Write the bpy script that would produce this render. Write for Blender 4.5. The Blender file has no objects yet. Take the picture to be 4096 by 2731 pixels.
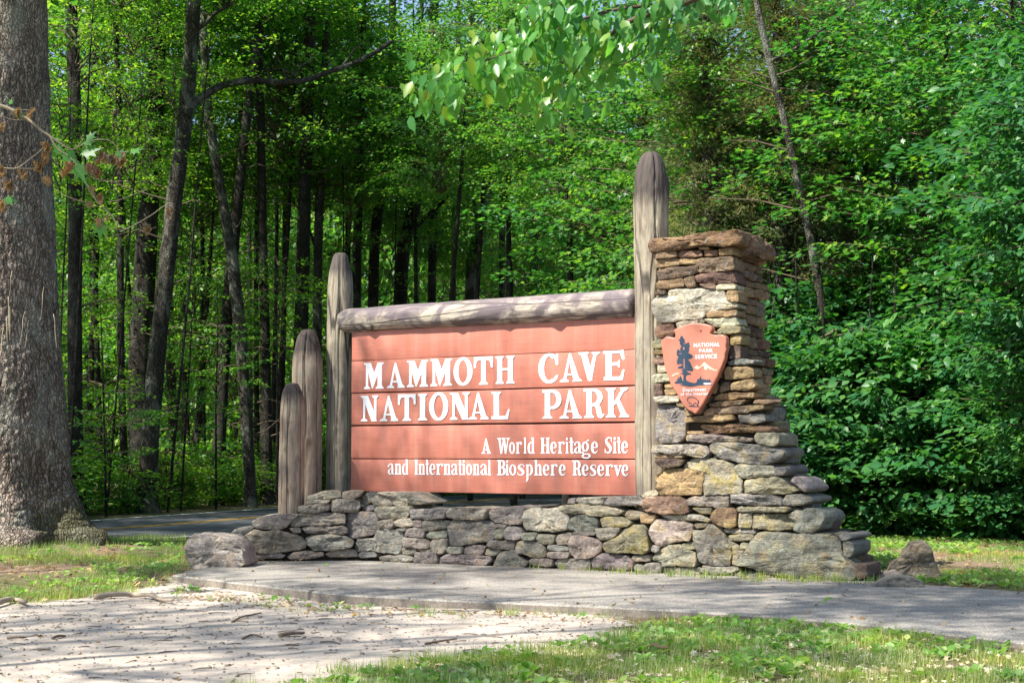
import bpy, bmesh, math, random
import numpy as np
from mathutils import Vector, noise, geometry, Matrix

random.seed(7)
RNG = np.random.default_rng(11)
R = math.radians
SC = bpy.context.scene
COL = SC.collection

# ------------------------------------------------------------------ camera
FPX, CXP, CYP, YH, CAMZ = 6303.0, 2048.0, 1365.5, 1820.0, 1.30
PITCH = math.atan((YH - CYP) / FPX)
cam_d = bpy.data.cameras.new('camera')
cam = bpy.data.objects.new('camera', cam_d)
COL.objects.link(cam)
cam.location = (0, 0, CAMZ)
cam.rotation_euler = (math.pi / 2 + PITCH, 0, 0)
cam_d.sensor_width = 36
cam_d.lens = FPX / 4096 * 36
cam_d.clip_start = 0.1
cam_d.clip_end = 2000
cam_d.dof.use_dof = True
cam_d.dof.focus_distance = 18.5
cam_d.dof.aperture_fstop = 9.0
SC.camera = cam

# ------------------------------------------------------------------ light
TO_SUN = Vector((-0.52, -0.36, 0.775)).normalized()
EL = math.asin(TO_SUN.z)
ROT = math.atan2(TO_SUN.x, TO_SUN.y)
w = bpy.data.worlds.new('World')
SC.world = w
w.use_nodes = True
nt = w.node_tree
nt.nodes.clear()
sky = nt.nodes.new('ShaderNodeTexSky')
sky.sky_type = 'NISHITA'
sky.sun_disc = False
sky.sun_elevation = EL
sky.sun_rotation = ROT % (2 * math.pi)
bg = nt.nodes.new('ShaderNodeBackground')
bg.inputs['Strength'].default_value = 0.10
wo = nt.nodes.new('ShaderNodeOutputWorld')
nt.links.new(sky.outputs[0], bg.inputs[0])
nt.links.new(bg.outputs[0], wo.inputs[0])
sl = bpy.data.lights.new('sun', 'SUN')
sl.energy = 5.0
sl.angle = R(0.53)
sl.color = (1.0, 0.95, 0.86)
so = bpy.data.objects.new('sun', sl)
COL.objects.link(so)
so.rotation_euler = TO_SUN.to_track_quat('Z', 'Y').to_euler()
so.location = (0, 0, 30)
SC.view_settings.view_transform = 'Standard'
SC.view_settings.look = 'None'
SC.view_settings.gamma = 1
SC.view_settings.use_curve_mapping = False
SC.view_settings.exposure = 1.22
SC.render.engine = 'CYCLES'
cy = SC.cycles
cy.use_denoising = True
cy.max_bounces = 8
cy.diffuse_bounces = 4
cy.glossy_bounces = 2
cy.transmission_bounces = 5
cy.transparent_max_bounces = 6
cy.caustics_reflective = False
cy.caustics_refractive = False

# ------------------------------------------------------------------ helpers
FWD = Vector((0, math.cos(PITCH), math.sin(PITCH)))
UPV = Vector((0, -math.sin(PITCH), math.cos(PITCH)))
RGT = Vector((1, 0, 0))
EYE = Vector((0, 0, CAMZ))


def ray(px, py):
    return FWD + RGT * ((px - CXP) / FPX) + UPV * ((CYP - py) / FPX)


def gnd(px, py, z=0.0):
    d = ray(px, py)
    t = (z - CAMZ) / d.z
    return EYE + d * t


def atY(px, py, Y):
    d = ray(px, py)
    return EYE + d * (Y / d.y)


class Frame:
    """vertical plane: origin, horizontal direction u, outward normal n"""

    def __init__(s, ox, oy, ux, uy):
        s.o = Vector((ox, oy, 0))
        s.u = Vector((ux, uy, 0)).normalized()
        s.n = Vector((s.u.y, -s.u.x, 0))

    def hit(s, px, py):
        d = ray(px, py)
        t = (s.o - EYE).dot(s.n) / d.dot(s.n)
        p = EYE + d * t
        return ((p - s.o).dot(s.u), p.z)

    def pt(s, u, v, w=0.0):
        return s.o + s.u * u + Vector((0, 0, v)) + s.n * w

    def shifted(s, back):
        f = Frame(s.o.x, s.o.y, s.u.x, s.u.y)
        f.o = s.o - s.n * back
        return f

    def matrix(s):
        m = Matrix.Identity(4)
        for i in range(3):
            m[i][0] = s.u[i]
            m[i][1] = (0, 0, 1)[i]
            m[i][2] = s.n[i]
            m[i][3] = s.o[i]
        return m


def link(name, me, mat=None, parent=None):
    o = bpy.data.objects.new(name, me)
    COL.objects.link(o)
    if mat is not None and me is not None and len(me.materials) == 0:
        me.materials.append(mat)
    if parent is not None:
        o.parent = parent
    return o


def tag(o, label=None, cat=None, group=None, kind=None):
    if label:
        o['label'] = label
    if cat:
        o['category'] = cat
    if group:
        o['group'] = group
    if kind:
        o['kind'] = kind
    return o


def thing(name, label, cat, loc=(0, 0, 0), group=None):
    o = bpy.data.objects.new(name, None)
    o.empty_display_size = 0.2
    COL.objects.link(o)
    o.location = loc
    return tag(o, label, cat, group)


def mesh_np(name, V, tris=None, quads=None, smooth=True):
    """fast mesh from numpy arrays"""
    me = bpy.data.meshes.new(name)
    V = np.asarray(V, dtype=np.float32)
    nt_ = 0 if tris is None else len(tris)
    nq = 0 if quads is None else len(quads)
    idx = []
    if nt_:
        idx.append(np.asarray(tris, dtype=np.int32).ravel())
    if nq:
        idx.append(np.asarray(quads, dtype=np.int32).ravel())
    idx = np.concatenate(idx)
    me.vertices.add(len(V))
    me.vertices.foreach_set('co', V.ravel())
    me.loops.add(len(idx))
    me.loops.foreach_set('vertex_index', idx)
    me.polygons.add(nt_ + nq)
    starts = np.concatenate([np.arange(nt_) * 3, nt_ * 3 + np.arange(nq) * 4]).astype(np.int32)
    me.polygons.foreach_set('loop_start', starts)
    me.update(calc_edges=True)
    if smooth:
        me.polygons.foreach_set('use_smooth', np.ones(nt_ + nq, dtype=bool))
    me.validate()
    return me


class MB:
    """collects numpy chunks"""

    def __init__(s):
        s.V, s.T, s.Q, s.n = [], [], [], 0

    def add(s, V, tris=None, quads=None):
        V = np.asarray(V, dtype=np.float32)
        if tris is not None and len(tris):
            s.T.append(np.asarray(tris, dtype=np.int32) + s.n)
        if quads is not None and len(quads):
            s.Q.append(np.asarray(quads, dtype=np.int32) + s.n)
        s.V.append(V)
        s.n += len(V)

    def mesh(s, name, smooth=True):
        return mesh_np(name, np.concatenate(s.V), np.concatenate(s.T) if s.T else None,
                       np.concatenate(s.Q) if s.Q else None, smooth)


def fbm(p, f=1.0, o=3):
    v, a = 0.0, 1.0
    for i in range(o):
        v += a * noise.noise(Vector(p) * f)
        f *= 2.1
        a *= 0.5
    return v


def tube(mb, pts, sides=8, rough=0.0, rf=3.0, cap=False, seed=0.0, flute=0.0):
    """pts: list of (x,y,z,r)"""
    P = np.array([p[:3] for p in pts], float)
    rr = np.array([p[3] for p in pts], float)
    n = len(P)
    T = np.gradient(P, axis=0)
    T /= np.maximum(np.linalg.norm(T, axis=1, keepdims=True), 1e-9)
    ref = np.array([0.0, 1.0, 0.0]) if abs(T[:, 2]).mean() > 0.6 else np.array([0.0, 0.0, 1.0])
    A = np.cross(T, ref)
    A /= np.maximum(np.linalg.norm(A, axis=1, keepdims=True), 1e-9)
    B = np.cross(T, A)
    ang = np.linspace(0, 2 * math.pi, sides, endpoint=False)
    ca, sa = np.cos(ang), np.sin(ang)
    rad = np.repeat(rr[:, None], sides, 1)
    if rough > 0:
        for i in range(n):
            for j in range(sides):
                rad[i, j] *= 1 + rough * fbm((ca[j] * rr[i] + seed, sa[j] * rr[i], P[i, 2] + P[i, 0] * .3), rf, 2)
    V = P[:, None, :] + A[:, None, :] * (ca[None, :, None] * rad[:, :, None]) + B[:, None, :] * (sa[None, :, None] * rad[:, :, None])
    V = V.reshape(-1, 3)
    i = np.arange(n - 1)[:, None] * sides
    j = np.arange(sides)[None, :]
    j2 = (j + 1) % sides
    q = np.stack([i + j, i + j2, i + sides + j2, i + sides + j], -1).reshape(-1, 4)
    tr = []
    if cap:
        c0, c1 = len(V), len(V) + 1
        V = np.vstack([V, P[0], P[-1]])
        for k in range(sides):
            tr.append((c0, (k + 1) % sides, k))
            tr.append((c1, (n - 1) * sides + k, (n - 1) * sides + (k + 1) % sides))
    mb.add(V, tr if tr else None, q)


def smooth_path(pts, m):
    """Catmull-Rom resample of tuples"""
    P = [np.array(p, float) for p in pts]
    P = [2 * P[0] - P[1]] + P + [2 * P[-1] - P[-2]]
    out = []
    segs = len(P) - 3
    for k in range(m):
        t = k / (m - 1) * segs
        i = min(int(t), segs - 1)
        t -= i
        a, b, c, d = P[i:i + 4]
        out.append(0.5 * ((2 * b) + (c - a) * t + (2 * a - 5 * b + 4 * c - d) * t * t + (3 * b - a - 3 * c + d) * t ** 3))
    return out


# ------------------------------------------------------------------ materials
def new_mat(name):
    m = bpy.data.materials.new(name)
    m.use_nodes = True
    t = m.node_tree
    b = t.nodes['Principled BSDF']
    return m, t, b


def N(t, kind, **kw):
    n = t.nodes.new(kind)
    for k, v in kw.items():
        if k in n.inputs:
            n.inputs[k].default_value = v
        else:
            setattr(n, k, v)
    return n


def noise_node(t, scale, detail=4, rough=0.55, vec=None, dist=0.0):
    n = t.nodes.new('ShaderNodeTexNoise')
    n.inputs['Scale'].default_value = scale
    n.inputs['Detail'].default_value = detail
    n.inputs['Roughness'].default_value = rough
    n.inputs['Distortion'].default_value = dist
    if vec is not None:
        t.links.new(vec, n.inputs['Vector'])
    return n.outputs['Fac']


def ramp(t, src, stops):
    n = t.nodes.new('ShaderNodeValToRGB')
    e = n.color_ramp.elements
    while len(e) < len(stops):
        e.new(0.5)
    for el, (p, c) in zip(e, stops):
        el.position = p
        el.color = (c, c, c, 1) if isinstance(c, (int, float)) else (*c, 1)
    t.links.new(src, n.inputs[0])
    return n.outputs[0]


def mix(t, fac, a, b, mode='MIX'):
    n = t.nodes.new('ShaderNodeMix')
    n.data_type = 'RGBA'
    n.blend_type = mode
    for sock, v in ((n.inputs[0], fac), (n.inputs[6], a), (n.inputs[7], b)):
        if isinstance(v, bpy.types.NodeSocket):
            t.links.new(v, sock)
        elif isinstance(v, (int, float)):
            sock.default_value = v if sock == n.inputs[0] else (v, v, v, 1)
        else:
            sock.default_value = (*v, 1)
    return n.outputs[2]


def math_(t, op, a, b=0.0, c=None, clamp=False):
    n = t.nodes.new('ShaderNodeMath')
    n.operation = op
    n.use_clamp = clamp
    for i, v in enumerate((a, b) if c is None else (a, b, c)):
        if isinstance(v, bpy.types.NodeSocket):
            t.links.new(v, n.inputs[i])
        else:
            n.inputs[i].default_value = v
    return n.outputs[0]


def coords(t, which='Object', scale=(1, 1, 1)):
    c = t.nodes.new('ShaderNodeTexCoord')
    m = t.nodes.new('ShaderNodeMapping')
    m.inputs['Scale'].default_value = scale
    t.links.new(c.outputs[which], m.inputs['Vector'])
    return m.outputs[0]


def wcoords(t, scale=(1, 1, 1)):
    g = t.nodes.new('ShaderNodeNewGeometry')
    m = t.nodes.new('ShaderNodeMapping')
    m.inputs['Scale'].default_value = scale
    t.links.new(g.outputs['Position'], m.inputs['Vector'])
    return m.outputs[0]


def bump(t, b, h, strength, dist=0.02):
    n = t.nodes.new('ShaderNodeBump')
    n.inputs['Strength'].default_value = strength
    n.inputs['Distance'].default_value = dist
    t.links.new(h, n.inputs['Height'])
    t.links.new(n.outputs[0], b.inputs['Normal'])
    return n


def mat_stone():
    m, t, b = new_mat('fieldstone')
    oi = t.nodes.new('ShaderNodeObjectInfo')
    v = coords(t)
    n1 = noise_node(t, 3.5, 5, .6, v)
    n2 = noise_node(t, 26, 4, .65, v)
    c = mix(t, 1.0, oi.outputs['Color'], ramp(t, n1, [(.28, (.50, .47, .44)), (.5, (1, 1, 1)), (.72, (1.5, 1.42, 1.28))]), 'MULTIPLY')
    c = mix(t, 1.0, c, ramp(t, n2, [(.3, .66), (.55, 1.0), (.75, 1.35)]), 'MULTIPLY')
    # iron staining
    n5 = noise_node(t, 5.0, 3, .6, coords(t, scale=(1.3, 1.3, 3)))
    c = mix(t, math_(t, 'MULTIPLY', ramp(t, n5, [(.52, 0), (.7, 1)]), .35), c, (.30, .17, .08))
    # yellow lichen where the stone carries it (object colour alpha)
    n3 = noise_node(t, 7, 5, .6, v)
    f = math_(t, 'MULTIPLY', ramp(t, n3, [(.50, 0), (.62, .8)]), oi.outputs['Alpha'])
    c = mix(t, f, c, (.31, .255, .07))
    # pale lichen spots
    vo = t.nodes.new('ShaderNodeTexVoronoi')
    vo.inputs['Scale'].default_value = 17
    t.links.new(v, vo.inputs['Vector'])
    spot = math_(t, 'MULTIPLY', ramp(t, vo.outputs['Distance'], [(.10, 1), (.24, 0)]),
                 ramp(t, noise_node(t, 4, 3, .6, v), [(.50, 0), (.60, 1)]))
    c = mix(t, math_(t, 'MULTIPLY', spot, .6), c, (.50, .50, .44))
    n6 = noise_node(t, 9, 6, .7, v, .6)
    c = mix(t, math_(t, 'MULTIPLY', ramp(t, n6, [(.62, 0), (.68, 1)]), .45), c, (.50, .52, .50))
    t.links.new(c, b.inputs['Base Color'])
    b.inputs['Roughness'].default_value = .88
    b.inputs['Specular IOR Level'].default_value = .25
    h = math_(t, 'ADD', math_(t, 'MULTIPLY', noise_node(t, 9, 8, .68, v, .4), 1.0), math_(t, 'MULTIPLY', noise_node(t, 60, 3, .6, v), .18))
    bd = noise_node(t, 1.0, 4, .6, coords(t, scale=(3, 26, 3)), .5)
    h = math_(t, 'ADD', h, math_(t, 'MULTIPLY', bd, .45))
    bump(t, b, h, 1.0, .06)
    return m


def mat_simple(name, col, rough=.8, var=.25, scale=8, bmp=.3, spec=.3):
    m, t, b = new_mat(name)
    v = coords(t)
    n = noise_node(t, scale, 5, .6, v)
    c = mix(t, 1.0, col, ramp(t, n, [(.3, 1 - var), (.7, 1 + var)]), 'MULTIPLY')
    t.links.new(c, b.inputs['Base Color'])
    b.inputs['Roughness'].default_value = rough
    b.inputs['Specular IOR Level'].default_value = spec
    if bmp:
        bump(t, b, noise_node(t, scale * 5, 4, .6, v), bmp, .01)
    return m


def mat_log(name, base, dark, axis=2, stain=0.0, topstain=False):
    """weathered debarked log; grain runs along the object's local axis"""
    m, t, b = new_mat(name)
    s = [7, 7, 7]
    s[axis] = 1.1
    v = coords(t, scale=s)
    s2 = [22, 22, 22]
    s2[axis] = 2.0
    v2 = coords(t, scale=s2)
    g = noise_node(t, 1.0, 6, .62, v, 3.2)
    g2 = noise_node(t, 1.0, 4, .7, v2, .8)
    vv = coords(t)
    big = noise_node(t, 2.2, 4, .6, vv)
    c = mix(t, ramp(t, g, [(.36, 0), (.62, 1)]), dark, base)
    c = mix(t, 1.0, c, ramp(t, g2, [(.3, .78), (.5, 1), (.7, 1.15)]), 'MULTIPLY')
    # checks (long dark cracks)
    wv = t.nodes.new('ShaderNodeTexVoronoi')
    wv.feature = 'DISTANCE_TO_EDGE'
    s3 = [5, 5, 5]
    s3[axis] = .3
    wv.inputs['Scale'].default_value = 1.0
    t.links.new(coords(t, scale=s3), wv.inputs['Vector'])
    crack = ramp(t, wv.outputs['Distance'], [(.0, 1), (.014, 1), (.034, 0)])
    c = mix(t, math_(t, 'MULTIPLY', crack, .9), c, (.03, .025, .02))
    c = mix(t, math_(t, 'MULTIPLY', ramp(t, big, [(.5, 0), (.7, 1)]), .55), c, (.36, .33, .24))
    # blotchy purple-black weather stains
    st = noise_node(t, 3.2, 4, .65, coords(t, scale=[1 if i != axis else .8 for i in range(3)]), .8)
    c = mix(t, math_(t, 'MULTIPLY', ramp(t, st, [(.45, 0), (.60, 1)]), stain), c, (.095, .075, .085))
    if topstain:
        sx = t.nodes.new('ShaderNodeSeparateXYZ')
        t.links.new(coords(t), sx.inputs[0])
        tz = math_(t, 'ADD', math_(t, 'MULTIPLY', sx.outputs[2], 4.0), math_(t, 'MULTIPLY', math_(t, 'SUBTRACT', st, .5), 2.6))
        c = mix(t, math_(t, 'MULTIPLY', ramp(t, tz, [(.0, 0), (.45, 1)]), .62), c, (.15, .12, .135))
    at = t.nodes.new('ShaderNodeAttribute')
    at.attribute_name = 'tip'
    tipn = math_(t, 'ADD', at.outputs['Fac'], math_(t, 'MULTIPLY', math_(t, 'SUBTRACT', g2, .5), .5), clamp=True)
    c = mix(t, math_(t, 'MULTIPLY', tipn, .9), c, (.055, .044, .042))
    t.links.new(c, b.inputs['Base Color'])
    b.inputs['Roughness'].default_value = .8
    b.inputs['Specular IOR Level'].default_value = .25
    h = math_(t, 'SUBTRACT', math_(t, 'ADD', g2, g), math_(t, 'MULTIPLY', crack, 1.5))
    bump(t, b, h, .55, .012)
    return m


def mat_bark(name, c1, c2, lichen=0.0, sc=1.0, moss=0.0):
    m, t, b = new_mat(name)
    v = coords(t, scale=(1, 1, .28))
    v1 = coords(t)
    vo = t.nodes.new('ShaderNodeTexVoronoi')
    vo.feature = 'DISTANCE_TO_EDGE'
    vo.inputs['Scale'].default_value = 22 * sc
    vv = t.nodes.new('ShaderNodeVectorMath')
    vv.operation = 'ADD'
    t.links.new(v, vv.inputs[0])
    ns = t.nodes.new('ShaderNodeTexNoise')
    ns.inputs['Scale'].default_value = 9 * sc
    sc_ = t.nodes.new('ShaderNodeVectorMath')
    sc_.operation = 'SCALE'
    sc_.inputs['Scale'].default_value = .12 / sc
    t.links.new(v1, ns.inputs['Vector'])
    t.links.new(ns.outputs['Color'], sc_.inputs[0])
    t.links.new(sc_.outputs[0], vv.inputs[1])
    t.links.new(vv.outputs[0], vo.inputs['Vector'])
    n1 = noise_node(t, 14 * sc, 5, .65, v)
    n2 = noise_node(t, 1.6, 4, .6, v1)
    c = mix(t, ramp(t, n1, [(.32, 0), (.68, 1)]), c2, c1)
    cr = ramp(t, vo.outputs['Distance'], [(.0, .28), (.14, 1)])
    c = mix(t, 1.0, c, cr, 'MULTIPLY')
    c = mix(t, 1.0, c, ramp(t, n2, [(.3, .6), (.7, 1.35)]), 'MULTIPLY')
    if lichen:
        n3 = noise_node(t, 2.4, 6, .7, coords(t, scale=(1, 1, .5)))
        c = mix(t, math_(t, 'MULTIPLY', ramp(t, n3, [(.5, 0), (.6, 1)]), lichen), c, (.34, .35, .29))
    if moss:
        at = t.nodes.new('ShaderNodeAttribute')
        at.attribute_name = 'moss'
        n4 = noise_node(t, 3.5, 6, .7, v1)
        f = math_(t, 'MULTIPLY', ramp(t, math_(t, 'ADD', n4, math_(t, 'SUBTRACT', at.outputs['Fac'], .55)), [(.42, 0), (.55, 1)]), moss)
        c = mix(t, f, c, (.055, .065, .018))
    t.links.new(c, b.inputs['Base Color'])
    b.inputs['Roughness'].default_value = .9
    b.inputs['Specular IOR Level'].default_value = .2
    h = math_(t, 'ADD', ramp(t, vo.outputs['Distance'], [(0, 0), (.22, 1)]), math_(t, 'MULTIPLY', n1, .7))
    bump(t, b, h, .9, .03 / sc)
    return m


def mat_leaf(name, c1, c2, cy_, trans=.45, rough=.42, spec=.5, hue_obj=True):
    m, t, b = new_mat(name)
    g = t.nodes.new('ShaderNodeNewGeometry')
    oi = t.nodes.new('ShaderNodeObjectInfo')
    r = g.outputs['Random Per Island']
    c = ramp(t, r, [(0, c1), (.55, c2), (.93, cy_), (1, cy_)])
    if hue_obj:
        c = mix(t, 1.0, c, ramp(t, oi.outputs['Random'], [(0, (.75, .9, .85)), (.5, (1, 1, 1)), (1, (1.3, 1.1, .8))]), 'MULTIPLY')
    cl = noise_node(t, .9, 3, .6, g.outputs['Position'])
    c = mix(t, 1.0, c, ramp(t, cl, [(.32, (.62, .74, .85)), (.5, (1, 1, 1)), (.68, (1.35, 1.22, .8))]), 'MULTIPLY')
    t.links.new(c, b.inputs['Base Color'])
    b.inputs['Roughness'].default_value = rough
    b.inputs['Specular IOR Level'].default_value = spec
    tr = t.nodes.new('ShaderNodeBsdfTranslucent')
    ct = mix(t, 1.0, c, (1.6, 1.85, .72), 'MULTIPLY')
    t.links.new(ct, tr.inputs['Color'])
    ms = t.nodes.new('ShaderNodeMixShader')
    ms.inputs[0].default_value = trans
    out = t.nodes['Material Output']
    t.links.new(b.outputs[0], ms.inputs[1])
    t.links.new(tr.outputs[0], ms.inputs[2])
    t.links.new(ms.outputs[0], out.inputs['Surface'])
    return m


M = {}
M['stone'] = mat_stone()
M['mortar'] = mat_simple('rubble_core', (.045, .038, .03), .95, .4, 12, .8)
M['post'] = mat_log('weathered_post', (.34, .30, .225), (.18, .145, .105), 2, .25)
M['post_dark'] = mat_log('brown_post', (.37, .30, .225), (.20, .14, .10), 2, .25)
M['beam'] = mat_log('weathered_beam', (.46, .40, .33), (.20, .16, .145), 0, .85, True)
M['bark'] = mat_bark('dark_bark', (.045, .037, .029), (.020, .017, .014), .12, 1.3)
M['bark_grey'] = mat_bark('grey_bark', (.085, .075, .058), (.036, .031, .025), .4, 1.2)
M['bark_big'] = mat_bark('flaky_bark', (.40, .325, .265), (.16, .12, .095), .5, 1.0, .65)
M['twig'] = mat_simple('twig_bark', (.10, .075, .05), .85, .3, 10, .2)
M['leaf'] = mat_leaf('woodland_leaf', (.045, .145, .028), (.085, .215, .038), (.20, .32, .055), .55, .42, .4)
M['leaf_maple'] = mat_leaf('maple_leaf', (.034, .135, .036), (.062, .20, .046), (.16, .30, .055), .42, .40, .42)
M['leaf_dark'] = mat_leaf('shrub_leaf', (.026, .115, .042), (.046, .16, .056), (.085, .215, .055), .36, .44, .35)
M['leaf_branch'] = mat_leaf('dogwood_leaf', (.05, .19, .05), (.08, .25, .06), (.20, .32, .05), .42, .35, .5, False)
M['cedar'] = mat_leaf('cedar_spray', (.12, .15, .07), (.17, .20, .10), (.24, .20, .12), .3, .7, .2)
M['grass'] = mat_leaf('grass_blade', (.13, .23, .035), (.25, .34, .08), (.50, .45, .26), .45, .5, .4, False)
M['clover'] = mat_leaf('weed_leaf', (.10, .22, .04), (.17, .32, .07), (.36, .42, .18), .4, .45, .4, False)
M['dead'] = mat_leaf('dead_leaf', (.16, .085, .045), (.30, .20, .12), (.42, .33, .22), .25, .7, .2, False)
M['dead_red'] = mat_leaf('withered_leaf', (.16, .08, .058), (.25, .15, .11), (.42, .32, .25), .3, .6, .3)
M['pale_twig'] = mat_simple('pale_twig', (.34, .29, .19), .8, .25, 14, .2)
# ------------------------------------------------------------------ masonry
A30 = R(30)
W1 = Frame(-1.84, 19.43, math.cos(A30), -math.sin(A30))
W0 = Frame(-1.84, 19.43, math.cos(R(-5)), -math.sin(R(-5)))   # left end, runs almost square to the view
W0.o = W0.o + Vector((0, 0, 0))

C1, C2, C3, C4 = (700, 1900, 2.352), (1600, 1900, 2.352), (2450, 1700, 2.138), (2450, 900, 1.96)
PAL = dict(g=(.250, .232, .200), t=(.300, .268, .215), p=(.215, .184, .168), y=(.265, .235, .165), o=(.345, .24, .135),
           b=(.225, .145, .095), d=(.130, .090, .070), w=(.47, .43, .33), r=(.25, .175, .13), k=(.215, .205, .185))
S1 = """
t 0 .5|610,620 660,560 760,510 860,530 960,515 1060,540 1190,580 1240,640 1230,680 1100,710 980,725 880,735 740,725 650,670
g 0 .5|505,565 570,510 690,490 740,500 650,580 600,600 540,590
t 0 .6|730,440 800,400 970,370 1170,370 1100,430 1060,490 1000,510 870,505 770,500 735,465
t 0 .5|1065,430 1130,390 1230,355 1400,350 1600,360 1610,400 1605,455 1500,465 1280,470 1090,485
g 0 .4|1190,505 1260,480 1590,475 1625,510 1620,550 1540,558 1400,550 1240,545
g 0 .4|1070,500 1180,492 1185,540 1110,545
g 0 .4|1225,590 1290,565 1450,560 1600,575 1685,620 1670,670 1560,700 1420,710 1300,705 1250,660
t 0 .4|1055,770 1110,730 1250,712 1400,730 1400,760 1290,785 1180,797 1090,790
g 0 .3|645,750 760,738 1000,738 1040,750 1000,780 800,790 660,785
k 0 .3|625,700 700,705 740,735 640,745
t 0 .3|1410,740 1480,710 1600,690 1700,705 1730,760 1600,772 1440,770
g 0 .4|1620,370 1720,340 1870,360 1900,410 1900,460 1915,500 1860,555 1700,595 1640,570 1625,500
g 0 .4|1685,650 1720,605 1860,590 1890,540 1900,505 1990,505 2130,530 2140,600 2120,690 2090,738 1980,730 1860,710 1720,715 1690,690
t 0 .5|1150,330 1160,300 1250,285 1420,265 1455,280 1455,330 1350,350 1240,360 1180,350
t 0 .5|1220,270 1240,245 1320,230 1470,232 1440,258 1330,270 1240,283
t 0 .6|1235,235 1240,195 1330,180 1390,160 1490,150 1560,160 1565,210 1450,230 1300,232
g 0 .5|1460,290 1480,240 1550,222 1740,235 1745,300 1720,345 1620,352 1520,345 1465,340
t 0 .6|1570,200 1580,165 1680,150 1780,155 1740,200 1680,225 1590,222
k 0 .5|1745,210 1800,165 1920,160 1920,200 1850,240 1800,280 1760,285
t 0 .3|1840,235 1880,200 1950,180 2010,210 2035,260 2020,285 1940,293 1870,285
g 0 .6|1900,165 2060,160 2190,165 2270,220 2350,260 2320,275 2200,270 2090,285 2045,270 2010,210
k 0 .4|1745,320 1780,285 1890,280 1880,320 1800,345
t 0 .55|1880,340 1890,300 2000,295 2200,290 2200,340 2170,405 2050,415 1920,405
t 0 .3|1915,440 1960,418 2040,418 2055,460 2030,500 1950,500 1915,480
t 0 .3|2050,440 2100,415 2220,412 2240,440 2225,485 2130,495 2070,475
g 0 .3|2085,505 2170,500 2165,525 2100,520
g 0 .3|1905,775 2000,745 2200,755 2240,780 2230,805 2050,810 1930,795
k 0 .3|1700,750 1760,722 1880,725 1890,765 1760,780"""
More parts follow.
